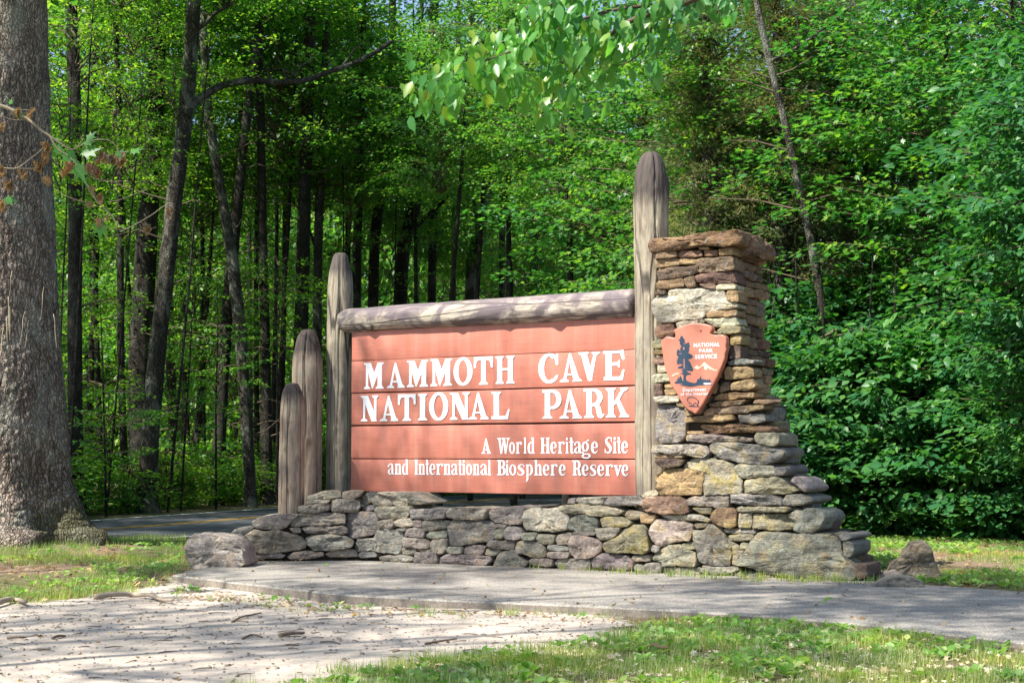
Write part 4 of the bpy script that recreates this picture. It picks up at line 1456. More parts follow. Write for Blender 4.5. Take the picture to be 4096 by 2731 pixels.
def text_on(s, box, mat=M['white'], bold=.012, sp=1.08):
    cu = bpy.data.curves.new('lettering', 'FONT')
    cu.body = s
    cu.extrude = .01
    cu.offset = bold
    cu.space_character = sp
    cu.resolution_u = 3
    tmp = bpy.data.objects.new('tmp', cu)
    COL.objects.link(tmp)
    me_ = bpy.data.meshes.new_from_object(tmp)
    bpy.data.objects.remove(tmp)
    co_ = np.empty(len(me_.vertices) * 3, dtype=np.float32)
    me_.vertices.foreach_get('co', co_)
    co_ = co_.reshape(-1, 3)
    mn, mx = co_.min(0), co_.max(0)
    (x0, y0, x1, y1) = box
    ua_, va_ = AF.hit(CA[0] + x0 / CA[2], CA[1] + y1 / CA[2])
    ub2, vb2 = AF.hit(CA[0] + x1 / CA[2], CA[1] + y0 / CA[2])
    co_[:, 0] = (co_[:, 0] - mn[0]) / (mx[0] - mn[0]) * (ub2 - ua_) + ua_ - acx
    co_[:, 1] = (co_[:, 1] - mn[1]) / (mx[1] - mn[1]) * (vb2 - va_) + va_ - acy
    co_[:, 2] = (co_[:, 2] - mn[2]) / max(mx[2] - mn[2], 1e-6) * .004 + Z0
    me_.vertices.foreach_set('co', co_.ravel())
    me_.update()
    o_ = link('lettering', me_, mat)
    m_ = AF.matrix()
    m_.translation = AF.pt(acx, acy, 0)
    o_.matrix_basis = m_
    adopt(o_, plaque)


text_on('NATIONAL', (638, 418, 998, 488), bold=.02, sp=1.15)
text_on('PARK', (713, 503, 905, 562), bold=.02, sp=1.15)
text_on('SERVICE', (658, 581, 960, 650), bold=.02, sp=1.15)
text_on('Department', (486, 1046, 805, 1118), bold=.01, sp=1.2)
text_on('of the Interior', (456, 1108, 837, 1158), bold=.01, sp=1.2)
# ------------------------------------------------------------------ ground
def poly_px(pts, z=0.0):
    return np.array([tuple(gnd(x, y, z))[:2] for x, y in pts])


def sdf(P, poly_):
    """signed distance, positive inside. P (n,2)"""
    n = len(poly_)
    d = np.full(len(P), 1e9)
    ins = np.zeros(len(P), bool)
    for i in range(n):
        a, b = poly_[i], poly_[(i + 1) % n]
        e = b - a
        w_ = P - a
        t_ = np.clip((w_ @ e) / (e @ e + 1e-12), 0, 1)
        dd = w_ - t_[:, None] * e
        d = np.minimum(d, np.hypot(dd[:, 0], dd[:, 1]))
        c = ((a[1] > P[:, 1]) != (b[1] > P[:, 1])) & (P[:, 0] < (b[0] - a[0]) * (P[:, 1] - a[1]) / (b[1] - a[1] + 1e-12) + a[0])
        ins ^= c
    return np.where(ins, d, -d)


PAD = poly_px([(690, 2303), (1100, 2352), (1400, 2383), (1800, 2405), (2300, 2425), (2700, 2445), (3100, 2470), (3500, 2505), (4096, 2575), (5600, 2760),
               (5600, 2455), (4096, 2370), (3500, 2328), (2800, 2295), (2000, 2255), (1300, 2228), (1000, 2250), (760, 2283)])
LOW = poly_px([(-3000, 2420), (300, 2330), (690, 2303), (1100, 2352), (1400, 2383), (1800, 2405), (2300, 2425), (2700, 2445), (3100, 2470), (3500, 2505), (4096, 2575), (4600, 2640), (4600, 2700)])
LOW = np.vstack([LOW, [[9, 2], [-14, 2]]])
DIRT = poly_px([(-1500, 2385), (150, 2372), (560, 2325), (690, 2295), (1100, 2342), (1400, 2373), (2000, 2400), (2500, 2422), (2600, 2470), (2450, 2540), (2050, 2580), (1650, 2630), (1250, 2760)])
DIRT = np.vstack([DIRT, poly_px([(900, 3100), (500, 3600), (-3000, 3600)])])
LIT = poly_px([(-1500, 2240), (60, 2150), (300, 2160), (480, 2200), (560, 2260), (300, 2290), (-100, 2300)])
LIT2 = poly_px([(3380, 2120), (4300, 2150), (4300, 2290), (3900, 2290), (3500, 2200)])


def gz(P):
    P = np.asarray(P, float)
    s = sdf(P, LOW)
    xk = np.clip((P[:, 0] - PAD[0][0] + .1) / .4, 0, 1)
    k = np.clip((s + .4) / .8, 0, 1) * (1 - xk) + np.clip((s + .34) / .2, 0, 1) * xk
    fade = np.clip((3.5 - P[:, 0]) / 5.0, 0, 1)        # the drop dies out towards the right
    z_ = -(.03 + .04 * fade) * k
    x, y = P[:, 0], P[:, 1]
    z_ += .012 * np.sin(x * 1.7 + y * .9) * np.sin(y * 1.3 - x * .6) + .006 * np.sin(x * 5.1) * np.sin(y * 4.3 + x)
    # soft mound round the foot of the big trunk
    d2 = (x + 6.9) ** 2 + (y - 21.4) ** 2
    z_ += .18 * np.exp(-d2 / 3.5)
    # keep it just under the paving
    ps = sdf(P, PAD)
    z_ = np.where(ps > -.02, np.minimum(z_, -.03), z_)
    return z_


def axis(segs):
    out = []
    for a, b, st in segs:
        out += list(np.arange(a, b, st))
    return np.array(out + [segs[-1][1]])


xs = axis([(-700, -60, 60), (-60, -16, 4), (-16, -8, .5), (-8, 8, .085), (8, 16, .5), (16, 60, 4), (60, 700, 60)])
ys = axis([(-300, -20, 40), (-20, 4, 3), (4, 7, .4), (7, 27, .085), (27, 40, .5), (40, 100, 4), (100, 900, 80)])
GX, GY = np.meshgrid(xs, ys)
P2 = np.stack([GX.ravel(), GY.ravel()], 1)
Z = gz(P2)
nx, ny = len(xs), len(ys)
ii = (np.arange(ny - 1)[:, None] * nx + np.arange(nx - 1)[None, :]).ravel()
quads = np.stack([ii, ii + 1, ii + nx + 1, ii + nx], 1)
gm = mesh_np('ground', np.column_stack([P2, Z]), None, quads)
for nm, pl in (('dirt', DIRT), ('litter', LIT), ('litter2', LIT2)):
    at = gm.attributes.new(nm, 'FLOAT', 'POINT')
    at.data.foreach_set('value', np.clip(sdf(P2, pl), -3, 3).astype(np.float32))


def attr(t, name):
    a = t.nodes.new('ShaderNodeAttribute')
    a.attribute_name = name
    return a.outputs['Fac']


def mat_ground():
    m, t, b = new_mat('woodland_ground')
    v = wcoords(t)
    n1 = noise_node(t, 1.4, 6, .65, v)
    n2 = noise_node(t, 9, 6, .7, v)
    n3 = noise_node(t, 60, 4, .7, v)
    sand = mix(t, 1.0, (.50, .43, .36), ramp(t, n1, [(.3, .85), (.7, 1.12)]), 'MULTIPLY')
    sand = mix(t, ramp(t, n2, [(.52, 0), (.72, .55)]), sand, (.30, .235, .175))
    sand = mix(t, 1.0, sand, ramp(t, n3, [(.35, .78), (.6, 1.08)]), 'MULTIPLY')
    soil = mix(t, ramp(t, n2, [(.35, 0), (.65, 1)]), (.075, .060, .035), (.19, .145, .095))
    soil = mix(t, ramp(t, n1, [(.42, 0), (.62, .7)]), soil, (.085, .105, .03))
    lit = mix(t, ramp(t, n3, [(.35, 0), (.65, 1)]), (.10, .065, .045), (.33, .235, .165))
    fd = ramp(t, math_(t, 'ADD', attr(t, 'dirt'), math_(t, 'MULTIPLY', math_(t, 'SUBTRACT', n1, .5), 1.4)), [(.0, 0), (.10, 1)])
    c = mix(t, fd, soil, sand)
    fl = ramp(t, math_(t, 'ADD', math_(t, 'MAXIMUM', attr(t, 'litter'), attr(t, 'litter2')), math_(t, 'MULTIPLY', math_(t, 'SUBTRACT', n2, .5), 1.6)), [(.0, 0), (.15, .85)])
    c = mix(t, fl, c, lit)
    t.links.new(c, b.inputs['Base Color'])
    b.inputs['Roughness'].default_value = .95
    b.inputs['Specular IOR Level'].default_value = .15
    bump(t, b, math_(t, 'ADD', n2, math_(t, 'MULTIPLY', n3, .4)), .7, .03)
    return m


M['ground'] = mat_ground()
g_o = link('ground', gm, M['ground'])
tag(g_o, kind='structure')

# ------------------------------------------------------------------ asphalt walk
def mat_asphalt(name, base, pale, line=False):
    m, t, b = new_mat(name)
    v = wcoords(t)
    n1 = noise_node(t, 90, 3, .7, v)
    n2 = noise_node(t, 1.3, 5, .6, v)
    vo = t.nodes.new('ShaderNodeTexVoronoi')
    vo.inputs['Scale'].default_value = 110
    t.links.new(v, vo.inputs['Vector'])
    c = mix(t, ramp(t, vo.outputs['Color'], [(.3, 0), (.75, 1)]), base, pale)
    c = mix(t, 1.0, c, ramp(t, n2, [(.3, .82), (.7, 1.15)]), 'MULTIPLY')
    t.links.new(c, b.inputs['Base Color'])
    b.inputs['Roughness'].default_value = .9
    b.inputs['Specular IOR Level'].default_value = .25
    bump(t, b, math_(t, 'ADD', n1, vo.outputs['Distance']), .5, .006)
    return m


M['walk'] = mat_asphalt('worn_asphalt', (.185, .170, .148), (.375, .345, .305))
M['road'] = mat_asphalt('road_asphalt', (.040, .045, .050), (.070, .076, .083))


def slab(name, outline, z1, z0, mat, kind='structure', dens=.14, ease=.02):
    # outline (n,2) resampled with small wobble, top face + chamfer + side
    P = []
    n_ = len(outline)
    for i in range(n_):
        a, b = outline[i], outline[(i + 1) % n_]
        k = max(1, int(np.hypot(*(b - a)) / dens))
        for j in range(k):
            P.append(a + (b - a) * j / k)
    P = [p + np.array([noise.noise(Vector((p[0] * 2.5, p[1] * 2.5, 1))), noise.noise(Vector((p[0] * 2.5, p[1] * 2.5, 7)))]) * .035 for p in P]
    ar = sum(P[i][0] * P[(i + 1) % len(P)][1] - P[(i + 1) % len(P)][0] * P[i][1] for i in range(len(P)))
    if ar < 0:
        P.reverse()
    inn = []
    for i in range(len(P)):
        d = P[(i + 1) % len(P)] - P[i - 1]
        d /= np.hypot(*d)
        inn.append(P[i] + np.array([-d[1], d[0]]) * ease)
    tri = geometry.tessellate_polygon([[Vector((*p, 0)) for p in inn]])
    k = len(P)
    V = [(*p, z1) for p in inn] + [(*p, z1 - ease * .7) for p in P] + [(*p, z0) for p in P]
    F = [tuple(a) for a in tri]
    for i in range(k):
        j = (i + 1) % k
        F.append((i, k + i, k + j, j))
        F.append((k + i, 2 * k + i, 2 * k + j, k + j))
    me_ = bpy.data.meshes.new(name)
    me_.from_pydata(V, [], F)
    bm = bmesh.new()
    bm.from_mesh(me_)
    bmesh.ops.recalc_face_normals(bm, faces=bm.faces)
    if sum(f.normal.z for f in bm.faces) < 0:
        bmesh.ops.reverse_faces(bm, faces=bm.faces)
    bm.to_mesh(me_)
    bm.free()
    o_ = link(name, me_, mat)
    tag(o_, kind=kind)
    return o_


pad_o = slab('footpath', PAD, .012, -.2, M['walk'])
M['walk_edge'] = mat_simple('dark_asphalt_edge', (.21, .18, .15), .95, .35, 30, .6)  # side faces of the walk are coloured darker than its top
pad_o.data.materials.append(M['walk_edge'])
for p_ in pad_o.data.polygons:
    if abs(p_.normal.z) < .3:
        p_.material_index = 1

# ------------------------------------------------------------------ road
CL = smooth_path([(-60, 25, 0), (-34, 23.6, 0), (-15, 23.6, 0), (-9.5, 25.2, 0), (-7.1, 27.3, 0), (-5.2, 32.5, 0), (-1.85, 42, 0), (2.0, 52, 0), (8.5, 67, 0), (18, 88, 0), (32, 120, 0), (55, 170, 0)], 90)
CL = np.array(CL)[:, :2]
TG = np.gradient(CL, axis=0)
TG /= np.linalg.norm(TG, axis=1, keepdims=True)
NR = np.stack([TG[:, 1], -TG[:, 0]], 1)     # to the right (near side)


def strip(name, a, b, z_, mat, parent=None, dash=None):
    A, B = CL + NR * a, CL + NR * b
    V = np.vstack([np.column_stack([A, np.full(len(A), z_)]), np.column_stack([B, np.full(len(A), z_)])])
    k = len(A)
    q = [(i, k + i, k + i + 1, i + 1) for i in range(k - 1)]
    me_ = mesh_np(name, V, None, q, False)
    bm = bmesh.new()
    bm.from_mesh(me_)
    bmesh.ops.recalc_face_normals(bm, faces=bm.faces)
    if sum(f.normal.z for f in bm.faces) < 0:
        bmesh.ops.reverse_faces(bm, faces=bm.faces)
    bm.to_mesh(me_)
    bm.free()
    o_ = link(name, me_, mat, parent)
    return o_


rd = strip('road', -2.5, 3.35, .03, M['road'])
tag(rd, kind='structure')
M['yellow'] = mat_simple('yellow_road_paint', (.32, .20, .04), .7, .25, 6, .1)
M['rwhite'] = mat_simple('white_road_paint', (.62, .62, .60), .7, .2, 6, .1)
for a, b, mt in ((-.15, -.05, 'yellow'), (.05, .15, 'yellow'), (3.0, 3.1, 'rwhite'), (-2.35, -2.25, 'rwhite')):
    s_ = strip('road_line', a, b, .036, M[mt])
    s_.parent = rd
# ------------------------------------------------------------------ foliage
def leaf_tpl(kind):
    if kind == 'kite':
        V = [(0, 0, 0), (.30, .42, .07), (0, 1, 0), (-.30, .42, .07)]
        T = [(0, 1, 2), (0, 2, 3)]
    elif kind == 'oval':
        V = [(0, 0, 0), (.25, .28, .06), (.24, .62, .05), (0, 1, -.06), (-.24, .62, .05), (-.25, .28, .06), (0, .5, .0)]
        T = [(0, 1, 6), (1, 2, 6), (2, 3, 6), (3, 4, 6), (4, 5, 6), (5, 0, 6)]
    elif kind == 'maple':
        pts = []
        for a, r_ in ((-38, .34), (-8, .58), (14, .34), (42, .72), (66, .40), (90, 1.0)):
            pts.append((r_ * .62 * math.cos(R(a)), .32 + r_ * .68 * math.sin(R(a))))
        pr = pts
        pl_ = [(-x, y) for x, y in pts[:-1]][::-1]
        out = pr + pl_
        V = [(0, .30, 0), (0, 0, 0)] + [(x, y, -.10 * abs(x) - .05 * y * y) for x, y in out]
        n_ = len(out)
        T = [(0, 1, 2)] + [(0, 2 + i, 3 + i) for i in range(n_ - 1)] + [(0, 1 + n_, 1)]
    elif kind == 'needle':
        V = [(-.07, 0, 0), (.07, 0, 0), (.02, 1, .05), (-.14, .45, .02), (-.22, .8, .05), (.14, .5, -.03), (.24, .85, 0)]
        T = [(0, 1, 2), (0, 4, 3), (1, 5, 6)]
    elif kind == 'blade':
        V = [(-.035, 0, 0), (.035, 0, 0), (.026, .5, .06), (-.026, .5, .06), (0, 1, .28)]
        T = [(0, 1, 2), (0, 2, 3), (3, 2, 4)]
    return np.array(V, np.float32), np.array(T, np.int32)


def scatter(kind, pos, fwd, nrm, size, wid=None):
    """place a leaf template at each pos; fwd = leaf axis, nrm ~ leaf normal"""
    V, T = leaf_tpl(kind)
    n_ = len(pos)
    fwd = fwd / np.maximum(np.linalg.norm(fwd, axis=1, keepdims=True), 1e-9)
    side = np.cross(fwd, nrm)
    side /= np.maximum(np.linalg.norm(side, axis=1, keepdims=True), 1e-9)
    up = np.cross(side, fwd)
    s = size[:, None, None]
    ws = s if wid is None else wid[:, None, None]
    out = pos[:, None, :] + side[:, None, :] * V[None, :, 0:1] * ws + fwd[:, None, :] * V[None, :, 1:2] * s + up[:, None, :] * V[None, :, 2:3] * s
    tr = T[None] + (np.arange(n_) * len(V))[:, None, None]
    return out.reshape(-1, 3), tr.reshape(-1, 3)


def rnd(*a):
    return RNG.random(a if a else None)


def sprays(n_spray, per, zone, rad, kind, lsize, flat=.35, droop=.25, seed=0, twigs=True, axis_r=.0, tilt_out=.25):
    """zone(k) -> (centres (n,3), outward dir (n,3)); returns leaf MB and twig MB"""
    C_, D_ = zone(n_spray)
    lf, tw = MB(), MB()
    n_ = n_spray * per
    ci = np.repeat(np.arange(n_spray), per)
    ang = rnd(n_) * 2 * math.pi
    rr = np.sqrt(rnd(n_)) * rad * (0.6 + .8 * rnd(n_spray))[ci]
    D = D_ / np.maximum(np.linalg.norm(D_, axis=1, keepdims=True), 1e-9)
    Dh = D[ci]
    S = np.stack([-Dh[:, 1], Dh[:, 0], np.zeros(n_)], 1)
    S /= np.maximum(np.linalg.norm(S, axis=1, keepdims=True), 1e-6)
    along = rr * np.cos(ang) * 1.35
    across = rr * np.sin(ang) * .8
    pos = C_[ci] + Dh * along[:, None] + S * across[:, None]
    tilt = (RNG.normal(0, .16, n_spray))[ci]
    pos[:, 2] += -droop * (np.hypot(along, across) / rad) ** 2 * rad * .6 + (rnd(n_) - .5) * flat * rad + tilt * across
    # leaf axes radiate outward in the spray, blades near horizontal with scatter
    f = Dh * (.8 + along[:, None] / rad) + S * (across / rad)[:, None] * 1.2 + RNG.normal(0, .45, (n_, 3))
    f[:, 2] -= .25 + .3 * rnd(n_)
    nrm = np.tile([0, 0, 1.0], (n_, 1)) + RNG.normal(0, .38, (n_, 3)) + Dh * tilt_out
    sz = lsize * (.6 + .7 * rnd(n_))
    v, t_ = scatter(kind, pos, f, nrm, sz)
    lf.add(v, t_)
    if twigs:
        for k in range(n_spray):
            c = C_[k]
            d = D[k]
            L = rad * 1.5
            s0 = c - d * L * .9 + np.array([0, 0, .05])
            ax = np.array([0, 0, c[2] - .5 * np.linalg.norm(c[:2]) * .6]) if axis_r else s0
            if axis_r:
                tube(tw, [(*ax, .028), (*(ax * .5 + s0 * .5 + np.array([0, 0, .12])), .02), (*s0, .012), (*(c + d * L * .3), .006)], 3)
            else:
                tube(tw, [(*s0, .012), (*(c + d * L * .3), .005)], 3)
    return lf, tw


def crown_zone(rx, ry, z0, z1, shape='egg', hollow=.25):
    def z(n_):
        t_ = rnd(n_)
        zz = z0 + (z1 - z0) * t_
        k = np.sin(np.clip(t_, 0.02, 1) ** .75 * math.pi) ** .55 if shape == 'egg' else (1 - t_ * .75)
        a = rnd(n_) * 2 * math.pi
        r_ = hollow + (1 - hollow) * np.sqrt(rnd(n_))
        x = np.cos(a) * r_ * rx * k
        y = np.sin(a) * r_ * ry * k
        d = np.stack([np.cos(a), np.sin(a), np.full(n_, .12) * RNG.normal(1, 1, n_)], 1)
        return np.stack([x, y, zz], 1), d
    return z


PROTO = {}


def crown_proto(key, n_spray, per, zone, rad, kind, ls, mat, **kw):
    lf, tw = sprays(n_spray, per, zone, rad, kind, ls, axis_r=1, **kw)
    a = lf.mesh('crown', smooth=False)
    a.materials.append(M[mat])
    b = tw.mesh('limbs')
    b.materials.append(M['twig'])
    PROTO[key] = (a, b)


crown_proto('wood0', 74, 150, crown_zone(2.7, 2.7, 0, 6.5), .85, 'kite', .108, 'leaf', flat=.2)
crown_proto('wood1', 60, 145, crown_zone(2.3, 2.3, 0, 5.0), .80, 'kite', .105, 'leaf', flat=.2)
crown_proto('wood2', 85, 155, crown_zone(3.2, 3.2, 0, 7.0), .95, 'kite', .112, 'leaf', flat=.2)
crown_proto('wisp0', 20, 70, crown_zone(1.7, 1.7, 0, 2.6), .62, 'maple', .12, 'leaf', flat=.15)
crown_proto('wisp1', 16, 70, crown_zone(1.5, 1.5, 0, 2.2), .58, 'maple', .11, 'leaf', flat=.15)
crown_proto('shade', 48, 60, crown_zone(3.4, 3.4, 0, 4.5), .75, 'kite', .17, 'leaf')
crown_proto('canopy', 95, 80, crown_zone(3.6, 3.6, 0, 5.0), .85, 'kite', .17, 'leaf')
crown_proto('maple0', 95, 120, crown_zone(2.9, 2.6, 0, 6.5), .92, 'maple', .135, 'leaf_maple', flat=.16, droop=.4)
crown_proto('maple1', 80, 120, crown_zone(2.4, 2.4, 0, 5.5), .85, 'maple', .125, 'leaf_maple', flat=.16, droop=.4)
crown_proto('bush0', 70, 80, crown_zone(1.6, 1.5, 0, 3.0, hollow=.35), .60, 'oval', .155, 'leaf_dark', tilt_out=.5)
crown_proto('bush1', 80, 60, crown_zone(1.3, 1.3, 0, 2.2, hollow=.35), .42, 'oval', .135, 'leaf_dark', tilt_out=.5)
crown_proto('under0', 55, 45, crown_zone(1.2, 1.2, 0, 1.3, hollow=.1), .38, 'kite', .10, 'leaf')
crown_proto('under1', 45, 40, crown_zone(.9, .9, 0, .9, hollow=.1), .32, 'oval', .095, 'leaf')
crown_proto('cedar', 230, 110, crown_zone(2.6, 2.6, 0, 9.5, shape='cone', hollow=.3), .50, 'needle', .17, 'cedar', flat=.6, droop=.5)


def put_crown(key, parent, loc, rz, s, sz=1.0, name='crown'):
    a, b = PROTO[key]
    for nm, me_ in ((name, a), ('limbs', b)):
        o_ = bpy.data.objects.new(nm, me_)
        COL.objects.link(o_)
        o_.parent = parent
        o_.location = loc
        o_.rotation_euler = (0, 0, rz)
        o_.scale = (s, s, s * sz)
        o_['kind'] = 'stuff'
    return o_


# ---- traced trunks ----------------------------------------------------------
OV = 4096 / 2352


def trunk_path(pts, Y, top=15.0, base=True):
    """pts: (x, y, width) in overview pixels, bottom first"""
    out = []
    for x, y, w_ in pts:
        p = atY(x * OV, y * OV, Y)
        out.append([p.x, Y, p.z, w_ * OV / FPX * Y / 2])
    if base:
        a, b = out[0], out[1]
        s = (a[0] - b[0]) / max(b[2] - a[2], .1)
        out[0][2] = min(out[0][2], 3)
        out.insert(0, [a[0] + s * 0.0, Y, 0.35, a[3] * 1.12])
        out.insert(0, [a[0], Y, -.1, a[3] * 1.7])
        out = [out[0], out[1]] + [o_ for o_ in out[2:] if o_[2] > .7]
    a, b = out[-1], out[-2]
    s = (a[0] - b[0]) / max(a[2] - b[2], .1)
    s = max(-.12, min(.12, s))
    h = top - a[2]
    if h > .5:
        out.append([a[0] + s * h * .5, Y, a[2] + h * .5, a[3] * .75])
        out.append([a[0] + s * h * .7, Y, top, a[3] * .35])
    return out


def limb_px(pts, Y, w0, w1, dy=0.0):
    out = []
    for i, (x, y) in enumerate(pts):
        f = i / (len(pts) - 1)
        p = atY(x * OV, y * OV, Y + dy * f)
        out.append((p.x, p.y, p.z, (w0 + (w1 - w0) * f) * OV / FPX * Y / 2))
    return out


YM = {41: 42, 32.5: 36, 36: 39.5, 38: 41.5, 40: 42, 37: 43, 39: 44.5, 44: 48, 47: 48.5, 50: 52, 49: 53, 54: 60}


def make_tree(label, pts, Y, mat='bark', limbs=(), crowns=(), top=14.5, sides=16, group=None, rough=.10, name='tree'):
    Y = YM.get(Y, Y)
    if any(c_[0] == 'canopy' for c_ in crowns):
        top = 1.3 + .289 * Y + 4
    path = trunk_path(pts, Y, top)
    base = path[0]
    root = thing(name, label, 'tree', (base[0], Y, 0), group)
    mb_ = MB()
    pp_ = [(p[0] - base[0], p[1] - Y, p[2], p[3]) for p in smooth_path(path, 46)]
    pp_ = [(a, b + .12 * math.sin(c * .5 + base[0]) - .12 * math.sin(base[0]), c, max(d, .01)) for a, b, c, d in pp_]
    tube(mb_, pp_, sides, rough, 2.6, seed=base[0])
    link('trunk', mb_.mesh('trunk'), M[mat], root)
    for lp in limbs:
        m3 = MB()
        tube(m3, [(a - base[0], b - Y, c, d) for a, b, c, d in smooth_path(lp, 26)], 7, .12, 5)
        # small side twigs
        for k in range(5):
            q_ = lp[0]
            i = random.uniform(.25, .95) * (len(lp) - 1)
            j = int(i)
            f = i - j
            a_ = [lp[j][m] * (1 - f) + lp[min(j + 1, len(lp) - 1)][m] * f for m in range(4)]
            dx, dz = random.uniform(-.6, .6), random.uniform(.2, .9)
            tube(m3, [(a_[0] - base[0], a_[1] - Y, a_[2], a_[3] * .5), (a_[0] - base[0] + dx * .6, a_[1] - Y, a_[2] + dz * .5, a_[3] * .35), (a_[0] - base[0] + dx * 1.3, a_[1] - Y + .2, a_[2] + dz * .9, .006)], 4)
        link('limb', m3.mesh('limb'), M[mat], root)
    # bare dead twigs low on the trunk
    m4 = MB()
    for k in range(9):
        z_ = random.uniform(1.5, 9)
        px_ = min(pp_, key=lambda p: abs(p[2] - z_))
        a = random.choice([random.uniform(-.5, .5), math.pi + random.uniform(-.5, .5)])
        L = random.uniform(.5, 1.7)
        tube(m4, [(px_[0], px_[1], z_, .022), (px_[0] + math.cos(a) * L * .5, px_[1] + math.sin(a) * L * .5, z_ + L * .15, .014), (px_[0] + math.cos(a) * L, px_[1] + math.sin(a) * L, z_ + random.uniform(-.1, .6), .005)], 4)
    tag(link('twigs', m4.mesh('twigs'), M['twig'], root), kind='stuff')
    for key, dx, dy, z_, s in crowns:
        if key == 'canopy':          # high crown of a tall forest tree
            z_ = 1.3 + .289 * Y + .3
        put_crown(key, root, (dx, dy, z_), random.uniform(0, 6.28), s)
    return root


def L(pts, Y, w0, w1, dy=0):
    Y = YM.get(Y, Y)
    return limb_px(pts, Y, w0, w1, dy)


make_tree('straight dark trunk standing alone just right of the big near trunk', [(177, 1150, 36), (175, 900, 34), (172, 500, 32), (165, 150, 30), (160, 0, 28)], 34, crowns=[('canopy', .5, 1, 9.5, .8)])
make_tree('thickest dark trunk in the woods, right behind the leaning trunk', [(330, 1150, 52), (325, 900, 56), (335, 600, 50), (348, 350, 44), (362, 100, 38), (370, 0, 34)], 41,
          limbs=[L([(345, 300), (300, 240), (240, 250), (180, 262)], 41, 12, 4)], crowns=[('canopy', 0, 1, 10.5, .85)])
make_tree('leaning grey barked trunk with a long limb reaching right across the woods', [(338, 1175, 44), (345, 1000, 42), (360, 800, 40), (378, 620, 38), (396, 450, 38), (420, 280, 36), (434, 150, 34), (445, 0, 32)], 32.5, 'bark_grey',
          limbs=[L([(428, 270), (445, 240), (480, 212), (520, 194), (580, 186), (650, 190), (705, 184), (760, 164), (830, 138), (900, 96)], 32.5, 21, 10, 1.5), L([(447, 75), (475, 50), (500, 28), (540, 5)], 32.5, 12, 7)],
          crowns=[('canopy', 1.5, .5, 9.2, .7)], sides=20)
make_tree('slim trunk with a pale sunlit left side, midway between big trunk and log posts', [(574, 1170, 26), (566, 1000, 27), (552, 800, 28), (535, 620, 28), (515, 480, 24), (492, 340, 22), (475, 200, 20), (465, 0, 18)], 36, 'bark_grey', crowns=[('canopy', 0, 2, 10, .7)])
make_tree('dark trunk that crosses the pale slim trunk low down', [(498, 1165, 30), (508, 900, 29), (520, 700, 28), (542, 480, 24), (562, 300, 22), (592, 100, 20), (605, 0, 18)], 38, crowns=[('canopy', 0, 1, 10.5, .75)],
          limbs=[L([(578, 170), (640, 160), (690, 180), (740, 200)], 38, 8, 3)])
make_tree('thin dark trunk left of the shortest log post', [(612, 1120, 26), (608, 850, 24), (604, 600, 22), (602, 400, 20), (596, 150, 17), (590, 0, 15)], 40, crowns=[('wood1', 0, 1, 9, .9)])
make_tree('tall black trunk rising behind the middle height log post', [(690, 760, 34), (697, 600, 32), (703, 400, 29), (708, 200, 28), (712, 0, 26)], 37, crowns=[('canopy', 0, 2, 10, .7)])
make_tree('mottled trunk rising just left of the grey post by the red sign', [(728, 760, 22), (732, 600, 21), (738, 400, 20), (745, 200, 18), (750, 0, 16)], 39, 'bark_grey', crowns=[('wood0', 0, 1, 8.5, .8)],
          limbs=[L([(728, 580), (700, 500), (668, 460), (640, 420)], 39, 7, 3)])
make_tree('swaying dark trunk behind the left third of the crossbeam', [(856, 700, 24), (862, 560, 24), (876, 440, 24), (890, 300, 22), (900, 200, 20), (902, 0, 17)], 44, crowns=[('wood0', 1, 2, 8.5, .9)],
          limbs=[L([(893, 250), (940, 200), (985, 150), (1010, 100)], 44, 9, 4), L([(868, 500), (820, 420), (780, 400), (745, 430)], 44, 7, 3)])
make_tree('rough barked leaning trunk behind the middle of the crossbeam', [(912, 700, 32), (925, 600, 31), (945, 500, 30), (962, 420, 29), (975, 300, 26), (990, 150, 22), (1000, 0, 20)], 47,
          limbs=[L([(958, 520), (1010, 470), (1060, 430), (1105, 395), (1150, 340)], 47, 10, 4)], crowns=[('wood2', 0, 2, 8.5, .9)])
make_tree('narrow trunk just right of the rough leaning trunk above the crossbeam', [(990, 690, 20), (993, 560, 20), (998, 450, 18), (1004, 300, 16), (1008, 100, 14)], 50, crowns=[('wood0', 0, 1, 8, .9)])
make_tree('forked trunk with peeling sunlit bark behind the centre of the crossbeam', [(1072, 690, 30), (1085, 610, 28), (1102, 540, 26), (1118, 450, 22), (1130, 380, 18), (1140, 250, 14)], 49, 'bark_grey',
          limbs=[L([(1098, 560), (1092, 480), (1075, 400), (1066, 330)], 49, 12, 5)], crowns=[('wood0', 0, 1, 7.5, .9)])
make_tree('short dark trunk behind the crossbeam left of the tallest post', [(1222, 680, 22), (1225, 560, 22), (1230, 440, 20), (1234, 320, 16)], 54, crowns=[('wood0', 0, 1, 6.5, 1.0)])
make_tree('slender lichen spotted trunk leaning left in front of the right hand greenery', [(1903, 830, 22), (1895, 720, 21), (1880, 620, 20), (1862, 520, 20), (1838, 420, 19), (1812, 300, 18), (1785, 200, 17), (1758, 90, 16), (1738, 0, 15)], 26.9, 'bark_grey', top=11,
          limbs=[L([(1772, 140), (1830, 110), (1900, 60), (1960, 10)], 26.9, 9, 4)], crowns=[('maple1', -1.5, 2.5, 7.5, .8)])

def right_of_far_edge(x, y):
    """signed metres beyond the far edge of the road (positive = in the woods)"""
    d = np.hypot(CL[:, 0] - x, CL[:, 1] - y)
    i = int(d.argmin())
    return -((x - CL[i, 0]) * NR[i, 0] + (y - CL[i, 1]) * NR[i, 1])


